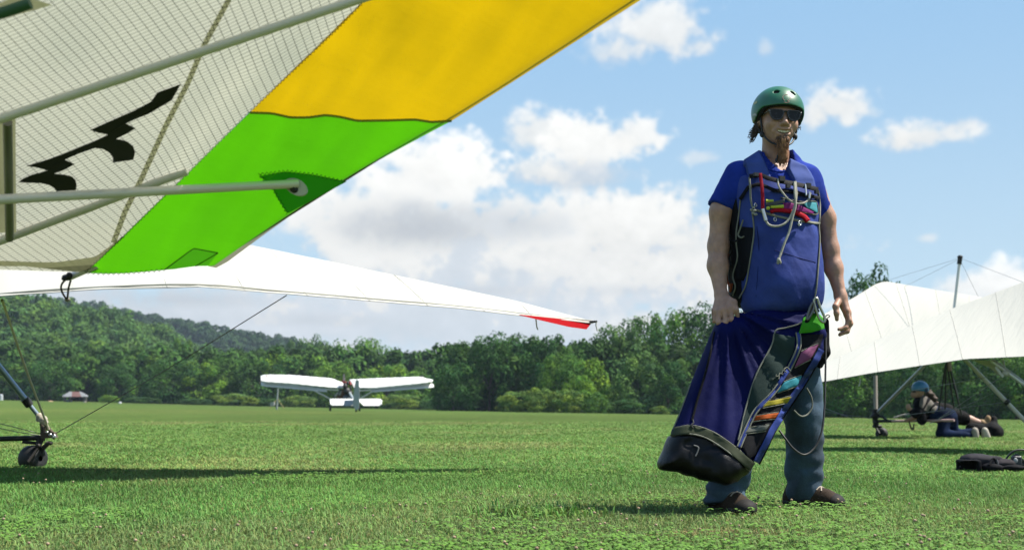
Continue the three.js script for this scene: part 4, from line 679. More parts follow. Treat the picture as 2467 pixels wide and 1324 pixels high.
function boot(ax, ay, adz, dir, len) {
  const a = M(ax, ay, adz); a.y = 0; const f = V(sin(dir), 0, cos(dir)), s = V(cos(dir), 0, -sin(dir)), at = (l, y, w = 0) => a.clone().addScaledVector(f, l).addScaledVector(s, w).add(V(0, y, 0));
  const fb = (p) => { let d = capD(p, at(-.045, .05), at(-.03, .10), .043, .042); d = smin(d, capD(p, at(-.04, .045), at(.10, .048), .042, .042), .03); d = smin(d, capD(p, at(.0, .08), at(.10, .055), .042, .036), .03); d = smin(d, ellD(p, at(len - .075, .042), .049, .037, .054), .02); return max(d + .002 * noise3(p.x * 40, p.y * 40, p.z * 40), .012 - p.y); };
  const o = part('boot', nets(fb, ...box([at(-.09, 0, -.06), at(len, .2, .06), at(-.09, 0, .06), at(len, 0, -.06)], .02), .006), BOOT, pilot);
  part('rand', nets((p) => max(fb(p) - .0035, p.y - .034 - .012 * sin(p.x * 40 + p.z * 30)), ...box([at(-.09, 0, -.06), at(len, .08, .06), at(-.09, 0, .06), at(len, 0, -.06)], .02), .006), std([.022, .020, .019], .8), o);
  part('toe_cap', nets((p) => max(ellD(p, at(len - .072, .040), .052, .040, .058), .018 - p.y, -(p.clone().sub(at(len - .068, 0)).dot(f))), ...box([at(len - .08, 0, -.06), at(len, .1, .06), at(len - .08, 0, .06), at(len, 0, -.06)], .02), .004), phys([.024, .022, .022], .7, { specularIntensity: .3 }), o);
  const so = []; for (let i = 0; i < 28; i++) { const t = i / 28 * 2 * PI, l = cos(t), w = sin(t); so.push(at(.05 + l * (len - .04) * .62, .012, w * .052 * (1 - .12 * l * l))); }
  part('sole', grid([so.concat([so[0]]).map((p) => p.clone().setY(.026)), so.concat([so[0]]).map((p) => p.clone().setY(-.005))], .004), std([.03, .028, .026], .85), o);
  const ls = []; for (let k = 0; k < 4; k++) { const l = .004 + k * .026, top = (w, dl) => { const q = at(l + dl, .2, w); while (fb(q) > .001 && q.y > 0) q.y -= .002; return q; }; for (const d of [-1, 1]) ls.push(tube([-.032, -.016, 0, .016, .032].map((w) => top(w, d * w * .35)), .0036, 4, 6)); }
  part('lace', ls.map((g) => g), std([.42, .36, .29], .9), o);
}
boot(1936, 1210, -.12, 1.0, .205); boot(1746, 1226, .17, .42, .215);
// hair, goatee, teeth
const HAIR = std([0.075, 0.045, 0.030], .7), BEARD = std([0.36, 0.165, 0.075], .8), BEARD2 = std([0.12, 0.062, 0.036], .85);
{
  const R = rng(5), gs = [nets((p) => { const q = hl(p); return ellD(q, V(0, -.025, -.045), .086, .055, .066) + .006 * noise3(q.x * 70, q.y * 70, q.z * 70); }, ...box([hw(-.11, .05, -.12), hw(.11, -.1, .03), hw(.11, -.1, -.12), hw(-.11, .05, .03)], .01), .006)];
  for (let i = 0; i < 120; i++) {
    const side = i < 84 ? -1 : 1, y0 = side < 0 ? -.005 - .06 * R() : .005 - .03 * R(), z0 = -.06 + .07 * R(), r = .006 + .008 * R(), n = 7, t0 = R() * 6, pts = [], out = side < 0 ? .022 : .03;
    for (let k = 0; k <= n; k++) { const u = k / n, a = t0 + u * (4 + 3 * R()); pts.push(hw(side * (.080 + out * u + r * .7 * cos(a) * u), y0 - (side < 0 ? .036 : .008) * u + r * sin(a) * u, z0 - .02 * u + r * cos(a * .7) * u)); }
    gs.push(tube(pts, .0009 + .0006 * R(), 2, 4));
  }
  part('hair', gs, HAIR, pilot);
  const beardD = (q) => smin(smin(ellD(q, V(0, -.104, .074), .026, .020, .020), capD(q, V(0, -.112, .082), V(.004, -.190, .094), .025, .011), .014), capD(q, V(0, -.094, .088), V(0, -.11, .085), .010, .016), .008);
  const top = nets((p) => { const q = hl(p); return max(beardD(q) - .0012, -.1175 + .25 * abs(q.x) - q.y + .004 * noise3(q.x * 200, q.y * 120, 3)) + .0030 * noise3(q.x * 190, q.y * 90, q.z * 190); }, ...box([hw(-.04, -.08, .04), hw(.04, -.2, .12), hw(-.04, -.2, .12), hw(.04, -.08, .04)], .01), .0032);
  const fine = [nets((p) => { const q = hl(p); return beardD(q) + .0050 * noise3(q.x * 190, q.y * 60, q.z * 190); }, ...box([hw(-.04, -.08, .04), hw(.04, -.2, .12), hw(-.04, -.2, .12), hw(.04, -.08, .04)], .01), .0035)], up = [];
  for (let i = 0; i < 700; i++) {
    const y = -.096 - .092 * R(), a = (R() - .5) * 3.6, rr = lerp(.029, .013, (-.096 - y) / .092), L = .018 + .030 * R(), c = [(R() - .5) * .014, (R() - .5) * .012];
    const s = [rr * sin(a), y, .078 + .08 * (-.096 - y) + rr * .9 * cos(a)], pts = []; for (let k = 0; k <= 4; k++) { const u = k / 4; pts.push(hw(s[0] * (1 - .25 * u) + c[0] * u + .003 * sin(u * 7 + i), s[1] - L * u, s[2] + .003 * cos(u * 6 + i) + c[1] * u)); }
    (y > -.108 ? up : fine).push(tube(pts, .0009, 2, 3));
  }
  part('goatee', fine, BEARD, pilot); part('chin_stubble', [top, ...up], BEARD2, pilot);
  const th = []; for (let i = -4; i <= 3; i++) { const x = (i + .5) * .0066, w = .0064, h = abs(i + .5) < 2 ? .0108 : .0092; th.push(ball(hw(x, -.0705 + 7.5 * x * x - h * .2, .0865 - 5 * x * x), w * .54, h * .55, .004, 6)); }
  part('teeth', th, std([1.1, 1.02, .82], .3), pilot);
}
// helmet
const shell = (q, k) => ellD(q, V(0, .030, -.010), .1135 - k, .1145 - k, .131 - k), cutY = (q) => lerp(-.012, .036, sst(-.01, .075, q.z)) + .004 * cos(q.x * 26);
const holes = [-.038, .038].map((x) => [V(x, .102, .083), V(x / .0129, .072 / .0131, .093 / .0172).normalize()]);
const fHelmet = (p) => { const q = hl(p); let d = max(shell(q, 0), -shell(q, .007)); d = smax(d, cutY(q) - q.y, .004); for (const [c, n] of holes) { const r = q.clone().sub(c), t = r.dot(n), e = sqrt(max(r.lengthSq() - t * t, 0)); d = smax(d, .0125 - e, .003); } return d; };
const hb = box([hw(-.12, -.02, -.15), hw(.12, .15, .13), hw(.12, -.02, -.15), hw(-.12, .15, .13)], .02);
const scuff = tex(512, 512, (u, v) => { const k = 0.9 + .12 * fbm(u * 7, v * 7, 3, 5, 7), s = fbm(u * 40, v * 9, 8, 3, 1) > .42 ? .10 : 0; return [k + s, k + s * .6, k + s * .6]; }, true, 3);
const helm = part('helmet', nets(fHelmet, hb[0], hb[1], .0032), phys([.022, .19, .09], .38, { map: scuff, clearcoat: .15, clearcoatRoughness: .35 }), pilot, 'green skate style helmet with two round front vents');
part('liner', nets((p) => { const q = hl(p); return smax(max(shell(q, .0075), -shell(q, .024)), cutY(q) - .006 - q.y, .004); }, hb[0], hb[1], .006), std([.010, .010, .010], .9), helm);
const onH = (pts, lift = .001) => pts.map((p) => hit((q) => shell(hl(q), 0) * 1, p[0], p[1], 5.1, 5.5, lift));
part('emblem', [tube(onH([[1891, 242], [1887, 237], [1887, 232], [1892, 228], [1899, 228], [1904, 232], [1904, 238], [1900, 243], [1897, 240]], .0002), .0009, 6, 5), tube(onH([[1890, 246], [1896, 247], [1903, 245]], .0005), .0009, 4, 5)], std([.60, .28, .26], .8), helm, 'faded red outline mark');
part('sticker', grid([[[1816, 247], [1822, 244], [1825, 242]], [[1816, 252], [1821, 250], [1824, 248]]].map((r) => onH(r))), std([.50, .46, .22], .6), helm);
part('sticker', grid([[[1814, 275], [1818, 273], [1823, 274]], [[1814, 279], [1818, 278], [1823, 279]]].map((r) => onH(r))), std([.42, .45, .45], .6), helm);
const hp = (a) => a.map((v) => hw(...v));
part('chin_strap', [tube(hp([[-.085, .01, .012], [-.080, -.035, .022], [-.073, -.075, .025], [-.050, -.112, .050], [-.022, -.130, .075]]), .0045, 8, 8), tube(hp([[-.088, -.0, -.035], [-.085, -.045, -.012], [-.074, -.082, .022]]), .0045, 8, 8), ball(hw(-.076, -.08, .024), .011, .013, .008, 8), tube(hp([[.085, .01, .012], [.080, -.035, .022], [.072, -.075, .025], [.050, -.112, .050], [.02, -.128, .072]]), .0045, 8, 8), ball(hw(.071, -.080, .028), .011, .015, .010, 8), tube(hp([[-.004, -.140, .078], [-.018, -.165, .082], [-.024, -.190, .085], [-.027, -.203, .087]]), .0035, 6, 6), ball(hw(-.0275, -.200, .088), .006, .010, .004, 6)], BLACK, helm);
// sunglasses
{
  const lensPts = (s, k) => { const o = []; for (const [x, y] of [[-.029, .014], [-.020, .0205], [0, .0215], [.022, .0215], [.033, .0175], [.033, .008], [.026, -.012], [.014, -.0225], [-.004, -.0245], [-.018, -.019], [-.026, -.006]]) o.push(new THREE.Vector2(s * (x * k), y * k)); return s < 0 ? o.reverse() : o; };
  const smooth = (v) => new THREE.CatmullRomCurve3(v.map((p) => V(p.x, p.y, 0)), true).getPoints(40).slice(0, 40).map((p) => new THREE.Vector2(p.x, p.y));
  const place = (g, s) => g.rotateY(s * .13).translate(s * .036, -.002, .0985).applyQuaternion(Hq).translate(Hc.x, Hc.y, Hc.z);
  const gs = [], lens = [];
  for (const s of [-1, 1]) { const sh = new THREE.Shape(smooth(lensPts(s, 1.0))); sh.holes.push(new THREE.Path(smooth(lensPts(s, .86)).reverse())); gs.push(place(new THREE.ExtrudeGeometry(sh, { depth: .004, bevelEnabled: true, bevelSize: .001, bevelThickness: .001, bevelSegments: 2, curveSegments: 8 }), s)); lens.push(place(new THREE.ExtrudeGeometry(new THREE.Shape(smooth(lensPts(s, .88))), { depth: .0015, bevelEnabled: false }).translate(0, 0, .001), s)); gs.push(rod(hw(s * .071, .012, .094), hw(s * .086, .004, -.01), .0042, .0034, 8)); }
  gs.push(tube(hp([[-.009, .010, .102], [0, .013, .104], [.009, .010, .102]]), .0036, 8, 8));
  const sg = part('sunglasses', gs, std([.008, .008, .009], .22), pilot, 'black thick framed sunglasses');
  for (const l of lens) part('lens', l, phys([.004, .004, .005], .12, { specularIntensity: .5 }), sg);
  part('hinge', [ball(hw(-.0705, .013, .0985), .0035, .0018, .0015, 6), ball(hw(.0705, .013, .0985), .0035, .0018, .0015, 6)], STEEL, sg);
}

// ---------------------------------------------------------------- the harness he wears and holds
const harness = thing('hang_gliding_harness', 'blue pod harness with ropes and coloured stripes, worn and held up by the standing man', 'harness', base);
const yTop = M(0, 446).y, yBot = M(0, 757).y;
const fPanel = (p) => {
  const [x, z] = inTorso(p), t = (yTop - p.y) / (yTop - yBot), belly = .040 * exp(-pow((t - .80) / .28, 2)) + .012 * sst(0, .4, t) + .010 * sin(PI * cl(t / .3)) * exp(-pow(x / .1, 2));
  const w = .007 * fbm(x * 10 + p.y * 3, p.y * 6 + x * 6, 3, 4) + .004 * sin(x * 60 + 2 * p.y) * sst(.75, 1, t) + .004 * sin(x * 52 + 3 * noise3(x * 8, p.y * 8, 2)) * exp(-pow((t - .36) / .10, 2)) + .005 * abs(noise3(x * 7 + p.y * 9, p.y * 4 - x * 5, 8)) * sst(.2, .5, t);
  let d = fTorso(p, .012, .028 + belly) + w; d = smax(d, x - .163 + .04 * t * t, .04); d = smax(d, -.015 - z + .2 * max(0, -x - .1), .03); d = smax(d, p.y - yTop + .10 * (x + .02) + .012 * cos(x * 18), .018); return smax(d, yBot - .006 - p.y + .05 * x, .06);
};
const fBack = (p) => { const [x, z] = inTorso(p); let d = fTorso(p, .024) + .004 * fbm(p.x * 16, p.y * 9, p.z * 16, 3); d = smax(d, z - .04, .02); d = smax(d, p.y - M(0, 470).y, .03); return smax(d, M(0, 740).y - p.y, .04); };
part('chest_panel', nets(fPanel, V(M(1740, 662).x, yBot - .03, -5.5), V(M(2000, 662).x, yTop + .04, -5.05), .007), BLUE, harness, 'blue chest apron bulging over the belly');
part('back_pack', nets(fBack, V(M(1730, 662).x, M(0, 760).y, -5.72), V(M(2010, 662).x, M(0, 440).y, -5.2), .010), BLK, harness, 'black side and back of the harness');
const fWear = (p) => min(fShirt(p), fPanel(p), fBack(p));
const H = (pts, lift = .003, f = fWear, a = 4.9, b = 5.7) => pts.map((p) => hit(f, p[0], p[1], a, b, lift + (p[2] ?? 0)));
const sew = (name, A, B, nu, nv, mat, label, f = fWear, lift = .004, th = .004, par = harness, d0 = 4.8) => part(name, grid(loft(A, B, nu, nv, (p, s, t) => hit(f, p[0], p[1], d0, 5.75, lift)), th), mat, par, label);
const rib = (pts, w) => { const A = [], B = []; pts.forEach((p, i) => { const q = pts[min(i + 1, pts.length - 1)], r = pts[max(i - 1, 0)], l = hypot(q[0] - r[0], q[1] - r[1]), W = Array.isArray(w) ? lerp(w[0], w[1], i / (pts.length - 1)) : w, nx = -(q[1] - r[1]) / l * W / 2, ny = (q[0] - r[0]) / l * W / 2; A.push([p[0] + nx, p[1] + ny]); B.push([p[0] - nx, p[1] - ny]); }); return [A, B]; };
const strap = (name, pts, w, mat, o = {}) => { const [A, B] = rib(pts, w); return sew(name, A, B, o.n ?? 24, 2, mat, o.label, o.f ?? fWear, o.lift ?? .006, o.th ?? .003, o.par ?? harness); };
const cord = (name, pts, r, mat, lift = .008, o = {}) => part(name, tube(H(pts, lift, o.f ?? fWear), mat === PIPE ? r * .8 : r, 8, 7), mat, o.par ?? harness, o.label);
sew('shoulder_pad', [[1793, 384], [1796, 391], [1800, 406], [1806, 426]], [[1829, 361], [1839, 379], [1848, 400], [1859, 428]], 16, 10, PAD, 'padded blue shoulder pad', fShirt, .020, .026);
sew('shoulder_pad', [[1905, 381], [1901, 405], [1911, 426], [1917, 442]], [[1942, 399], [1954, 414], [1962, 430], [1967, 452]], 16, 10, PAD, 'padded blue shoulder pad', fShirt, .020, .026);
strap('chest_strap', [[1806, 424], [1831, 420], [1849, 428], [1876, 435], [1899, 439], [1933, 446], [1972, 456]], 10, BLK, { lift: .024 });
strap('chest_strap', [[1783, 480], [1803, 450], [1826, 443], [1842, 447], [1867, 458], [1899, 459], [1933, 467], [1977, 477]], 8, BLK, { lift: .010 });
for (const [x, y, w, h] of [[1884, 430, 14, 12], [1948, 447, 12, 12], [1822, 420, 11, 8], [1899, 448, 10, 9], [1968, 462, 9, 9]]) { const c = H([[x, y]], .030)[0]; part('buckle', new THREE.BoxGeometry(w / 555, h / 555, .014).rotateY(YAW).translate(c.x, c.y, c.z), BLACK, harness); }
strap('red_strap', [[1832, 417], [1836, 445], [1838, 473], [1838, 504]], 8, cloth([.48, .012, .035], .7), { lift: .026, label: 'red release strap' });
part('ferrule', rod(...H([[1838, 503], [1846, 531]], .026), .0075, .0085, 14), STEEL, harness);
cord('rope', [[1846, 531], [1853, 541], [1871, 545], [1890, 539], [1903, 525], [1914, 500], [1919, 473], [1917, 437]], .0052, ROPE, .026);
cord('rope', [[1914, 438], [1916, 470], [1917, 496], [1911, 519], [1902, 557], [1890, 587], [1883, 607], [1877, 624]], .0052, ROPE, .030);
cord('rope', [[1875, 431], [1876, 446], [1885, 462], [1903, 482], [1921, 490], [1939, 488], [1950, 478], [1953, 464]], .0042, ROPE, .028);
part('knot', (() => { const c = H([[1877, 627]], .03)[0]; return [ball(c, .009, .011, .009, 6), ball(c.clone().add(V(-.004, -.010, 0)), .006, .007, .005, 5), ball(c.clone().add(V(.006, -.008, .002)), .005, .008, .004, 5)]; })(), ROPE, harness);
cord('webbing', [[1806, 427], [1808, 455], [1809, 478], [1813, 498]], .0055, PIPE, .016);
part('knot', H([[1816, 500], [1819, 507], [1815, 513], [1821, 516], [1811, 505]], .018).map((c, i) => ball(c, .007 + .002 * (i % 2), .006, .006, 6)), ROPE, harness);
const ring = (x, y, r, m = STEEL, lift = .014) => { const c = H([[x, y]], lift)[0]; return part('ring', new THREE.TorusGeometry(r, .0022, 8, 24).rotateY(YAW + .3).translate(c.x, c.y, c.z), m, harness); };
ring(1821, 494, .007); ring(1868, 528, .008); ring(1928, 537, .009); ring(1926, 540, .006);
sew('pocket_patch', [[1887, 489], [1905, 488], [1925, 494], [1960, 511]], [[1886, 505], [1905, 505], [1925, 509], [1957, 515]], 10, 4, cloth([.30, .035, .22], .6), 'magenta patch on chest pocket');
sew('pocket_patch', [[1933, 488], [1950, 487], [1966, 488]], [[1944, 501], [1956, 506], [1969, 513]], 8, 4, cloth([.10, .42, .50], .6), 'turquoise patch on chest pocket');
cord('pocket_piping', [[1882, 475], [1900, 480], [1935, 486], [1967, 487], [1971, 514], [1940, 512], [1900, 507]], .0035, PIPE, .006);
strap('tool_strap', [[1846, 492], [1862, 490], [1878, 486], [1891, 483]], 8, cloth([.13, .13, .13], .8), { lift: .022 });
part('rescue_tool', [rod(...H([[1846, 484], [1864, 484]], .016), .0075, .006, 10), ball(H([[1851, 501]], .018)[0], .009, .008, .008, 8), rod(...H([[1857, 498], [1888, 497]], .016), .006, .008, 10)], std([.52, .58, .03], .5), harness, 'yellow green hook knife');
{ const [A, B] = rib([[1857, 510], [1866, 506], [1880, 505], [1899, 507], [1921, 512], [1940, 521], [1949, 532]], [8, 10]); sew('deployment_handle', A, B, 24, 3, cloth([.55, .012, .03], .65), 'red parachute handle', fWear, .016, .010); }
cord('seam', [[1866, 603], [1895, 611], [1925, 621], [1966, 632]], .0016, NAVY, .0); cord('seam', [[1824, 545], [1829, 600], [1826, 660], [1822, 715]], .0014, NAVY, .0);
strap('hem_tape', [[1822, 505], [1858, 517], [1899, 526], [1940, 533], [1977, 538]], 5, PIPE, { lift: .004 });
for (const l of [[[1941, 444], [1943, 470]], [[1951, 462], [1950, 478]]]) part('hook', rod(...H(l, .034), .004, .004, 8), STEEL, harness);
cord('piping', [[1972, 457], [1976, 487], [1976, 519], [1974, 545], [1976, 575], [1972, 643], [1968, 690], [1963, 722]], .0045, PIPE, .003);
cord('piping', [[1812, 505], [1817, 555], [1812, 598], [1803, 655], [1796, 690], [1781, 718]], .0042, PIPE, .003);
cord('piping', [[1784, 482], [1780, 519], [1775, 553], [1774, 582], [1777, 620], [1766, 665], [1772, 690], [1766, 712]], .0042, PIPE, .003);
sew('side_pocket', [[1782, 545], [1777, 580], [1778, 630], [1772, 672]], [[1814, 548], [1811, 600], [1801, 652], [1790, 676]], 14, 6, BLK, 'black side pocket');
cord('grey_loop', [[1791, 529], [1784, 550], [1779, 566], [1786, 572], [1793, 569]], .0045, PIPE, .014);
cord('black_cord', [[1764, 570], [1760, 585], [1766, 600], [1757, 620], [1763, 640]], .003, BLK, .02); cord('black_cord', [[1758, 577], [1770, 581], [1779, 578]], .004, BLK, .02);
cord('orange_loop', [[1757, 612], [1753, 640], [1752, 672], [1760, 688], [1764, 682], [1760, 702]], .0055, cloth([.50, .12, .05], .7), .006);
// the pod: gathered leg cover hanging from his hand
const podZ = (y) => -5.4 + lerp(.305, .15, sst(.12, .88, y));
const podXY = (pts) => pts.map(([x, y]) => { const q = M(x, y, .2), p = P(x, y, -podZ(q.y)); return [p.x, p.y]; });
const POD = podXY([[1722, 776], [1708, 808], [1690, 852], [1668, 912], [1645, 975], [1622, 1030], [1604, 1075], [1585, 1114], [1588, 1126], [1640, 1141], [1700, 1157], [1748, 1164], [1778, 1160], [1800, 1142], [1816, 1116], [1834, 1088], [1856, 1050], [1886, 985], [1920, 932], [1953, 888], [1980, 850], [1990, 812], [1984, 770], [1965, 742], [1920, 736], [1850, 742], [1790, 752]]);
function polyD(x, y, P2) { let d = 1e9, s = 1; for (let i = 0, j = P2.length - 1; i < P2.length; j = i++) { const a = P2[i], b = P2[j], ex = b[0] - a[0], ey = b[1] - a[1], wx = x - a[0], wy = y - a[1], t = cl((wx * ex + wy * ey) / (ex * ex + ey * ey)), bx = wx - ex * t, by = wy - ey * t; d = min(d, bx * bx + by * by); const c1 = y >= a[1], c2 = y < b[1], c3 = ex * wy > ey * wx; if ((c1 && c2 && c3) || (!c1 && !c2 && !c3)) s = -s; } return s * sqrt(d); }
const gripX = podXY([[1752, 772]])[0], bulge = podXY([[1737, 1122]])[0];
const fPod = (p) => {
  const sd = polyD(p.x, p.y, POD), z = p.z - podZ(p.y), a = atan2(p.x - gripX[0], gripX[1] - p.y + .06), r = hypot(p.x - gripX[0], p.y - gripX[1]);
  const low = sst(.50, .22, p.y), T = lerp(.062, .085, low), w = lerp(.075, .06, low);
  const fold = (.011 * sin(a * 17 + 1.2 * noise3(p.x * 5, p.y * 3, 2)) + .006 * sin(a * 41 + 2)) * exp(-r * 1.5) * sst(.02, .1, r) + .006 * sin(a * 9 + 1) * (1 - low) + .004 * fbm(p.x * 11, p.y * 5, 7, 3);
  const k = hypot(max(sd + w, 0), z * w / T) - w; return smin(k + fold * (z > -.02 ? 1 : 0), hypot(p.x - bulge[0], (p.y - bulge[1]) * 1.0, z - .055) - .052, .05) * .85;
};
const pb = [V(M(1570, 662, .3).x, M(0, 1180, .3).y, -5.42), V(M(2010, 662).x, M(0, 725).y, -4.92)];
const lineAt = (pts) => { const w = podXY(pts); return (x) => { let i = 0; while (i < w.length - 2 && w[i + 1][0] < x) i++; return lerp(w[i][1], w[i + 1][1], (x - w[i][0]) / (w[i + 1][0] - w[i][0])); }; };
const bandTop = [[1560, 1022], [1628, 1029], [1668, 1024], [1715, 1038], [1766, 1071], [1818, 1115], [1840, 1135]], bandLow = [[1560, 1048], [1616, 1050], [1663, 1045], [1700, 1054], [1757, 1090], [1806, 1134], [1830, 1158]], yLow = lineAt(bandLow);
part('pod', nets((p) => smax(fPod(p), (yLow(p.x) - p.y) * .8, .004), pb[0], pb[1], .008), NAVY, harness, 'dark blue pod cover gathered in his fist');
const fBoot = (p) => smax(fPod(p) - .003 + .007 * (.45 - abs(noise3(p.x * 9 + p.y * 14, p.y * 10 - p.x * 8, 4))) + .003 * noise3(p.x * 30, p.y * 30, 5), (p.y - yLow(p.x)) * .8, .006);
part('pod_boot', nets(fBoot, pb[0], V(M(1860, 662, .3).x, M(0, 1030, .3).y, -4.92), .007), LEATHER, harness, 'black leather foot end of the pod');
const onPod = (name, A, B, nu, nv, mat, label, lift = .006) => sew(name, A, B, nu, nv, mat, label, fPod, lift, .004);
const podLine = (name, pts, r, mat, lift = .004) => part(name, tube(pts.map((p) => hit(fPod, p[0], p[1], 4.85, 5.6, lift)), mat === PIPE ? r * .8 : r, 8, 6), mat, harness);
onPod('olive_band', bandTop.slice(1, 6), bandLow.slice(1, 6), 40, 4, cloth([.06, .072, .045], .8), 'olive band above the leather foot');
podLine('piping', bandTop.slice(1, 6), .003, PIPE, .008); podLine('piping', bandLow.slice(1, 6), .0038, PIPE, .008);
onPod('olive_panel', [[1869, 803], [1860, 830], [1822, 904], [1800, 975], [1780, 1055]], [[1917, 812], [1913, 846], [1862, 942], [1814, 997], [1787, 1060]], 24, 8, cloth([.035, .060, .055], .8), 'dark olive side panel');
onPod('dark_stripe', [[1925, 805], [1929, 850], [1902, 895], [1862, 955], [1824, 993], [1800, 1036], [1786, 1075], [1806, 1105]], [[1985, 805], [1974, 845], [1935, 905], [1905, 950], [1886, 985], [1862, 1025], [1842, 1065], [1826, 1092]], 40, 8, BLK, 'black ground of the stripes');
const STR = [['magenta_stripe', [[1931, 848], [1950, 838], [1972, 829]], [[1915, 884], [1934, 874], [1954, 864]], [.36, .11, .25]], ['turquoise_stripe', [[1889, 921], [1910, 912], [1931, 905]], [[1873, 945], [1897, 937], [1921, 928]], [.06, .36, .45]], ['yellow_stripe', [[1851, 967], [1880, 961], [1906, 955]], [[1838, 981], [1868, 975], [1897, 969]], [.40, .34, .03]], ['orange_stripe', [[1822, 1003], [1850, 998], [1877, 994]], [[1812, 1014], [1840, 1010], [1868, 1007]], [.62, .13, .025]], ['grey_stripe', [[1802, 1032], [1830, 1027], [1854, 1023]], [[1795, 1043], [1822, 1040], [1846, 1036]], [.17, .18, .16]]];
for (const [n, A, B, c] of STR) { onPod(n, A, B, 14, 4, cloth(c, .6), n.replace('_', ' ') + ' across the pod', .008); podLine('piping', A.map(([x, y]) => [x, y - 2]), .0026, PIPE, .009); podLine('piping', B.map(([x, y]) => [x, y + 2]), .0026, PIPE, .009); }
const bandA = [[1923, 800], [1926, 820], [1924, 838], [1902, 888], [1861, 949], [1822, 989], [1800, 1031], [1781, 1076]], bandB = [[1981, 842], [1960, 880], [1935, 922], [1898, 978], [1862, 1036], [1842, 1078], [1824, 1114]];
const ra = rib(bandA, 9), rb = rib(bandB, 15);
onPod('blue_binding', ra[0], ra[1], 50, 2, BLUE, 'blue gathered binding', .010); podLine('piping', ra[0], .004, PIPE, .010); podLine('piping', ra[1], .004, PIPE, .010);
onPod('blue_binding', rb[0], rb[1], 50, 2, BLUE, 'blue edge binding', .010); podLine('piping', rb[1], .003, BLK, .010);
podLine('piping', [[1960, 745], [1945, 765], [1925, 780], [1895, 789], [1869, 796], [1862, 825], [1822, 903], [1799, 976], [1779, 1060]], .0042, PIPE, .008);
podLine('zip', [[1722, 800], [1712, 850], [1698, 905], [1680, 965], [1668, 1012]], .005, BLK, .001); podLine('zip_pull', [[1669, 1010], [1671, 1018], [1666, 1024], [1670, 1031]], .0035, BLACK, .012);
podLine('piping', [[1664, 925], [1640, 990], [1622, 1034]], .004, PIPE, .002);
part('boot_loop', [tube([[1672, 1072], [1683, 1077], [1680, 1090], [1676, 1098]].map((p) => hit(fBoot, p[0], p[1], 4.8, 5.5, .006)), .003, 6, 6)], std([.16, .16, .16], .7), harness);
for (let i = 0; i < 5; i++) { const x = 1905 - i * 9, y = 893 + i * 4; cord('elastic_tail', [[x, y], [x - 8, y - 8 + i * 3], [x - 16 + 3 * i, y - 4 + (i % 3) * 8]], .003, PIPE, .014, { f: fPod }); }
// hip hardware on his left side
onPod('lime_lining', [[1936, 766], [1958, 753], [1981, 764]], [[1925, 803], [1955, 800], [1986, 792]], 16, 6, cloth([.06, .36, .02], .7), 'lime green lining showing at the hip', .014);
const lime = nets((p) => ellD(p, M(1955, 778, .09), .052, .048, .06) + .006 * fbm(p.x * 30, p.y * 30, p.z * 30, 2), ...box([M(1955, 778, .09)], .09), .007);
part('lime_pouch', lime, cloth([.06, .36, .02], .7), harness, 'lime green cloth pouch at the hip');
part('hip_pack', nets((p) => smin(capD(p, M(1987, 775, .02), M(1986, 845, .04), .020, .024), capD(p, M(1986, 850, .04), M(1976, 880, .05), .024, .014), .02), ...box([M(1987, 775, .02), M(1976, 880, .05)], .05), .007), BLK, harness, 'black pouch hanging at the hip');
const car = [[1962, 722], [1968, 718], [1976, 738], [1988, 768], [1986, 776], [1978, 772], [1968, 750]].map((p) => M(p[0], p[1], .235));
part('carabiner', tube(car, .0058, 8, 8, true), std([.34, .34, .28], .35, { metalness: .9 }), harness); part('carabiner', tube([[1952, 742], [1960, 728], [1962, 740], [1952, 762], [1945, 770]].map((p) => M(p[0], p[1], .235)), .006, 8, 8, true), std([.12, .12, .12], .4, { metalness: .8 }), harness);
part('buckle', prism([[1964, 748], [1972, 741], [1976, 750], [1968, 755]], 5.17, .02), BLACK, harness); part('hip_strap', rod(M(1944, 778, .225), M(1964, 728, .2), .010, .008, 8), BLK, harness); part('hip_strap', rod(M(1934, 790, .225), M(1950, 765, .23), .012, .008, 8), BLK, harness);
part('red_cord', tube([M(1966, 660, .06), M(1970, 690, .09), M(1972, 720, .12)], .004, 6, 6), cloth([.45, .04, .03], .7), harness);
part('cord_loop', tube([M(1988, 764, .06), M(1995, 758, .06), M(2000, 761, .06), M(1994, 766, .06)], .0024, 6, 6), BLACK, harness);
part('black_cord', tube([[1990, 800, .05], [1990, 850, .08], [1989, 920, .12], [1987, 980, .15], [1980, 1040, .18], [1962, 1080, .2], [1938, 1095, .22], [1912, 1080, .24], [1892, 1055, .24], [1878, 1036, .22]].map((p) => M(...p)), .0042, 10, 8), std([.02, .02, .022], .6), harness);
part('grey_cord', tube([[1944, 934, .16], [1956, 958, .15], [1957, 980, .15], [1946, 998, .16], [1930, 1002, .18], [1913, 988, .2]].map((p) => M(...p)), .0036, 8, 8), std([.17, .175, .15], .85), harness);

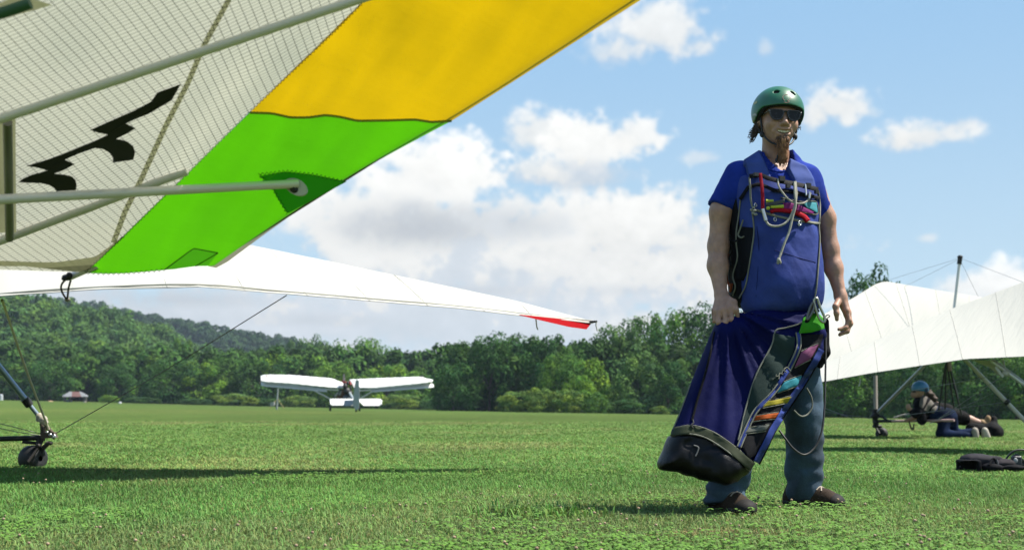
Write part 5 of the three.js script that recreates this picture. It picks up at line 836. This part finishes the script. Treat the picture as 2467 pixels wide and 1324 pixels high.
// ---------------------------------------------------------------- two pilots lying under the right glider, kit on the ground
{
  const D = 18.9, J = (x, y, dz = 0) => P(x, y, D - dz), gy = J(2270, 1054).y;
  const o = thing('person', 'pilot in blue helmet, black shirt and jeans kneeling prone under the right glider', 'person', J(2270, 1056));
  const skin = std([.44, .25, .18], .6), hc = J(2214, 940, .05);
  const fs = (p) => { let d = ellD(p, hc, .085, .11, .085); d = smin(d, ellD(p, J(2203, 950, .06), .045, .055, .055), .03); d = smin(d, ellD(p, J(2199, 947, .06), .014, .014, .014), .015); d = smin(d, capD(p, J(2214, 950, .02), J(2222, 966, 0), .05, .06), .03); return d; };
  const arm = (p) => { let d = capD(p, J(2202, 992, .2), J(2191, 984, .25), .038, .032); d = smin(d, ellD(p, J(2189, 980, .27), .035, .05, .03), .02); let e = capD(p, J(2206, 1005, .1), J(2190, 1011, .05), .036, .028); e = smin(e, ellD(p, J(2185, 1013, .05), .04, .026, .03), .02); return min(d, e); };
  part('body', nets((p) => min(fs(p), arm(p)), ...box([J(2175, 930, .4), J(2235, 1025, -.2)], .05), .011), skin, o);
  part('face_shadow', ball(J(2203, 943, .115), .03, .014, .012, 6), std([.02, .02, .02], .3), o).name = 'sunglasses';
  const shirt = (p) => { let d = capD(p, J(2222, 972, 0), J(2250, 998, 0), .135, .125); d = smin(d, capD(p, J(2216, 975, .12), J(2207, 998, .22), .075, .062), .05); d = smin(d, capD(p, J(2210, 992, .22), J(2199, 992, .24), .058, .05), .03); d = smin(d, capD(p, J(2215, 985, .1), J(2222, 1012, .1), .08, .075), .05); return d + .008 * fbm(p.x * 9, p.y * 9, p.z * 9, 3); };
  part('shirt', nets(shirt, ...box([J(2190, 955, .4), J(2275, 1030, -.25)], .08), .014), cloth([.010, .010, .014], .85), o);
  const jeans = (p) => { let d = capD(p, J(2250, 996, .02), J(2285, 1004, .05), .125, .135); d = smin(d, capD(p, J(2280, 1006, .10), J(2268, 1044, .18), .105, .075), .05); d = smin(d, capD(p, J(2268, 1044, .18), J(2340, 1049, .15), .072, .045), .03); d = smin(d, capD(p, J(2292, 1012, -.05), J(2300, 1042, -.05), .10, .07), .05); d = smin(d, capD(p, J(2300, 1044, -.05), J(2350, 1040, -.05), .07, .05), .03); return d + .010 * fbm(p.x * 8, p.y * 8, p.z * 8, 3); };
  part('jeans', nets(jeans, ...box([J(2230, 975, .4), J(2365, 1060, -.3)], .06), .014), phys([.012, .026, .075], .9, { map: denimMap, specularIntensity: .2 }), o);
  const sh = (x, y, dz, tip, n) => part('shoe', nets((p) => smin(ellD(p, J(x, y, dz), .05, .10, .05), capD(p, J(x, y - 9, dz), J(x + tip, y + 10, dz), .045, .04), .03), ...box([J(x, y, dz)], .2), .012), std(n, .8), o);
  sh(2350, 1046, .16, 3, [.36, .32, .27]); sh(2374, 1046, .05, 9, [.48, .44, .37]);
  const hel = part('helmet', nets((p) => max(ellD(p, J(2218, 935, .05), .128, .115, .12), J(0, 946).y - p.y + .10 * (J(2218, 0).x - p.x) + .0), ...box([J(2218, 935, .05)], .17), .009), phys([.04, .22, .46], .4, { clearcoat: .3 }), o, 'blue helmet'); part('helmet_emblem', ball(J(2233, 938, .165), .025, .03, .008, 6), std([.02, .05, .12], .6), hel);
  part('ponytail', nets((p) => capD(p, J(2240, 948, -.02), J(2254, 962, -.02), .06, .04) + .012 * noise3(p.x * 30, p.y * 30, p.z * 30), ...box([J(2240, 948), J(2254, 962)], .1), .014), HAIR, o);
  const back = (A, B, l) => part('back_strap', grid(loft(A, B, 8, 4, (p) => hit(shirt, p[0], p[1], D - .8, D + .4, .012)), .008), cloth([.22, .20, .18], .8), o, l);
  back([[2220, 950], [2217, 964], [2216, 978]], [[2236, 956], [2231, 972], [2224, 984]], 'light grey shoulder panel'); back([[2244, 962], [2235, 974], [2228, 988]], [[2252, 972], [2242, 982], [2236, 992]], 'light grey strap'); back([[2256, 976], [2246, 984], [2242, 993]], [[2268, 984], [2256, 990], [2250, 996]], 'light grey strap');
  part('glove_strap', tube([J(2191, 1014, .08), J(2196, 1030, .08), J(2200, 1035, .08), J(2203, 1020, .08)], .012, 6, 6), std([.06, .04, .035], .8), o);

  const E = 19.5, K = (x, y, dz = 0) => P(x, y, E - dz), u = thing('person', 'second pilot lying behind the blue-helmeted one, bare calf and tan boot showing', 'person', K(2330, 1050));
  const leg = (p) => smin(capD(p, K(2318, 1004), K(2340, 1012), .085, .065), capD(p, K(2340, 1012), K(2368, 1020), .065, .045), .03);
  part('body', nets((p) => min(leg(p), capD(p, K(2255, 985), K(2300, 1004), .12, .11)), ...box([K(2240, 970), K(2375, 1030)], .12), .014), std([.52, .30, .22], .6), u);
  part('shorts', nets((p) => smin(capD(p, K(2280, 996), K(2322, 1008), .15, .11), capD(p, K(2240, 985), K(2280, 996), .14, .15), .05) + .008 * fbm(p.x * 9, p.y * 9, p.z * 9, 2), ...box([K(2230, 975), K(2330, 1015)], .2), .016), cloth([.014, .013, .014], .85), u);
  part('boot', nets((p) => smin(capD(p, K(2366, 1018), K(2380, 1026), .055, .06), ellD(p, K(2382, 1012), .05, .08, .05), .04), ...box([K(2372, 1020)], .2), .012), std([.30, .19, .09], .8), u);
  part('sock_cuff', rod(K(2364, 1018), K(2368, 1019.5), .054, .054), std([.35, .25, .14], .9), u);
  const b = thing('harness_bag', 'black harness bag lying in the grass behind the feet of the two pilots', 'bag', K(2392, 1052));
  const fb = (p) => smin(ellD(p, K(2392, 1042, .1), .16, .15, .2), smin(capD(p, K(2340, 1030, .1), K(2392, 1040, .1), .08, .11), capD(p, K(2395, 1010, .0), K(2394, 1040, .0), .06, .1), .05), .05) + .02 * fbm(p.x * 12, p.y * 12, p.z * 12, 3);
  part('bag_body', nets(fb, ...box([K(2330, 1005, .3), K(2420, 1058, -.2)], .1), .016), cloth([.014, .014, .016], .8), b); part('carry_strap', tube([K(2400, 1020, .12), K(2412, 1030, .14), K(2410, 1044, .14)], .018, 6, 6), BLK, b);
}
{
  const D = 8.5, K = (x, y, dz = 0) => P(x, y, D - dz), o = thing('equipment_bag', 'grey and black padded kit bag with black open case end, lying at the right', 'bag', P(2350, 1142, D));
  const grey = cloth([.055, .052, .060], .85), dk = cloth([.012, .012, .016], .8);
  const rb = (p, c, h, r) => { const x = max(abs(p.x - c.x) - h[0] + r, 0), y = max(abs(p.y - c.y) - h[1] + r, 0), z = max(abs(p.z - c.z) - h[2] + r, 0); return hypot(x, y, z) - r; };
  const cc = K(2335, 1124, .05), body = K(2365, 1115, -.06);
  part('case_end', nets((p) => smax(rb(p, cc, [.070, .048, .055], .012), -rb(p, cc.clone().add(V(-.012, .004, .03)), [.052, .034, .05], .01), .006) + .002 * noise3(p.x * 40, p.y * 40, p.z * 40), ...box([cc], .10), .006), dk, o, 'black stiff case end');
  part('padded_body', nets((p) => smin(rb(p, body, [.125, .048, .09], .03), ellD(p, K(2352, 1106, -.05), .10, .035, .08), .03) + .006 * fbm(p.x * 20, p.y * 20, p.z * 20, 3), ...box([body], .17), .008), grey, o, 'dark grey padded body');
  part('flap', nets((p) => ellD(p, K(2416, 1116, .0), .085, .034, .08) + .008 * fbm(p.x * 22, p.y * 22, p.z * 22, 3), ...box([K(2416, 1116)], .11), .008), cloth([.06, .052, .058], .85), o);
  part('dark_flap', nets((p) => smin(ellD(p, K(2390, 1125, .08), .07, .03, .05), ellD(p, K(2440, 1126, .05), .09, .025, .06), .02) + .006 * fbm(p.x * 25, p.y * 25, p.z * 25, 3), ...box([K(2390, 1125, .08), K(2440, 1126, .05)], .12), .008), dk, o);
  part('strap', tube([K(2384, 1120, .12), K(2392, 1106, .1), K(2396, 1104, .1), K(2400, 1112, .1), K(2402, 1124, .1)], .008, 8, 6), BLK, o); part('strap', tube([K(2402, 1106, .1), K(2405, 1120, .1), K(2401, 1134, .1)], .007, 8, 6), cloth([.2, .2, .22], .8), o);
  part('hoop', tube([K(2422, 1110), K(2430, 1098), K(2444, 1086), K(2460, 1083), K(2480, 1085)], .007, 8, 6), BLACK, o);
  const v = thing('variometer_mount', 'small black instrument and clamp lying on the end of the kit bag', 'instrument', K(2452, 1130));
  part('instrument_body', nets((p) => rb(p, K(2450, 1110), [.030, .035, .03], .01), ...box([K(2450, 1110)], .06), .006), std([.03, .03, .04], .4), v); part('clamp', [tube([K(2440, 1118), K(2442, 1100), K(2452, 1096), K(2462, 1106), K(2470, 1118)], .009, 8, 8), rod(K(2446, 1120), K(2480, 1118), .012), rod(K(2456, 1106), K(2480, 1112), .010)], BLACK, v); part('dial', ball(K(2448, 1109, .03), .015, .018, .006, 8), std([.35, .36, .38], .4), v);
}

renderer.render(scene, camera);
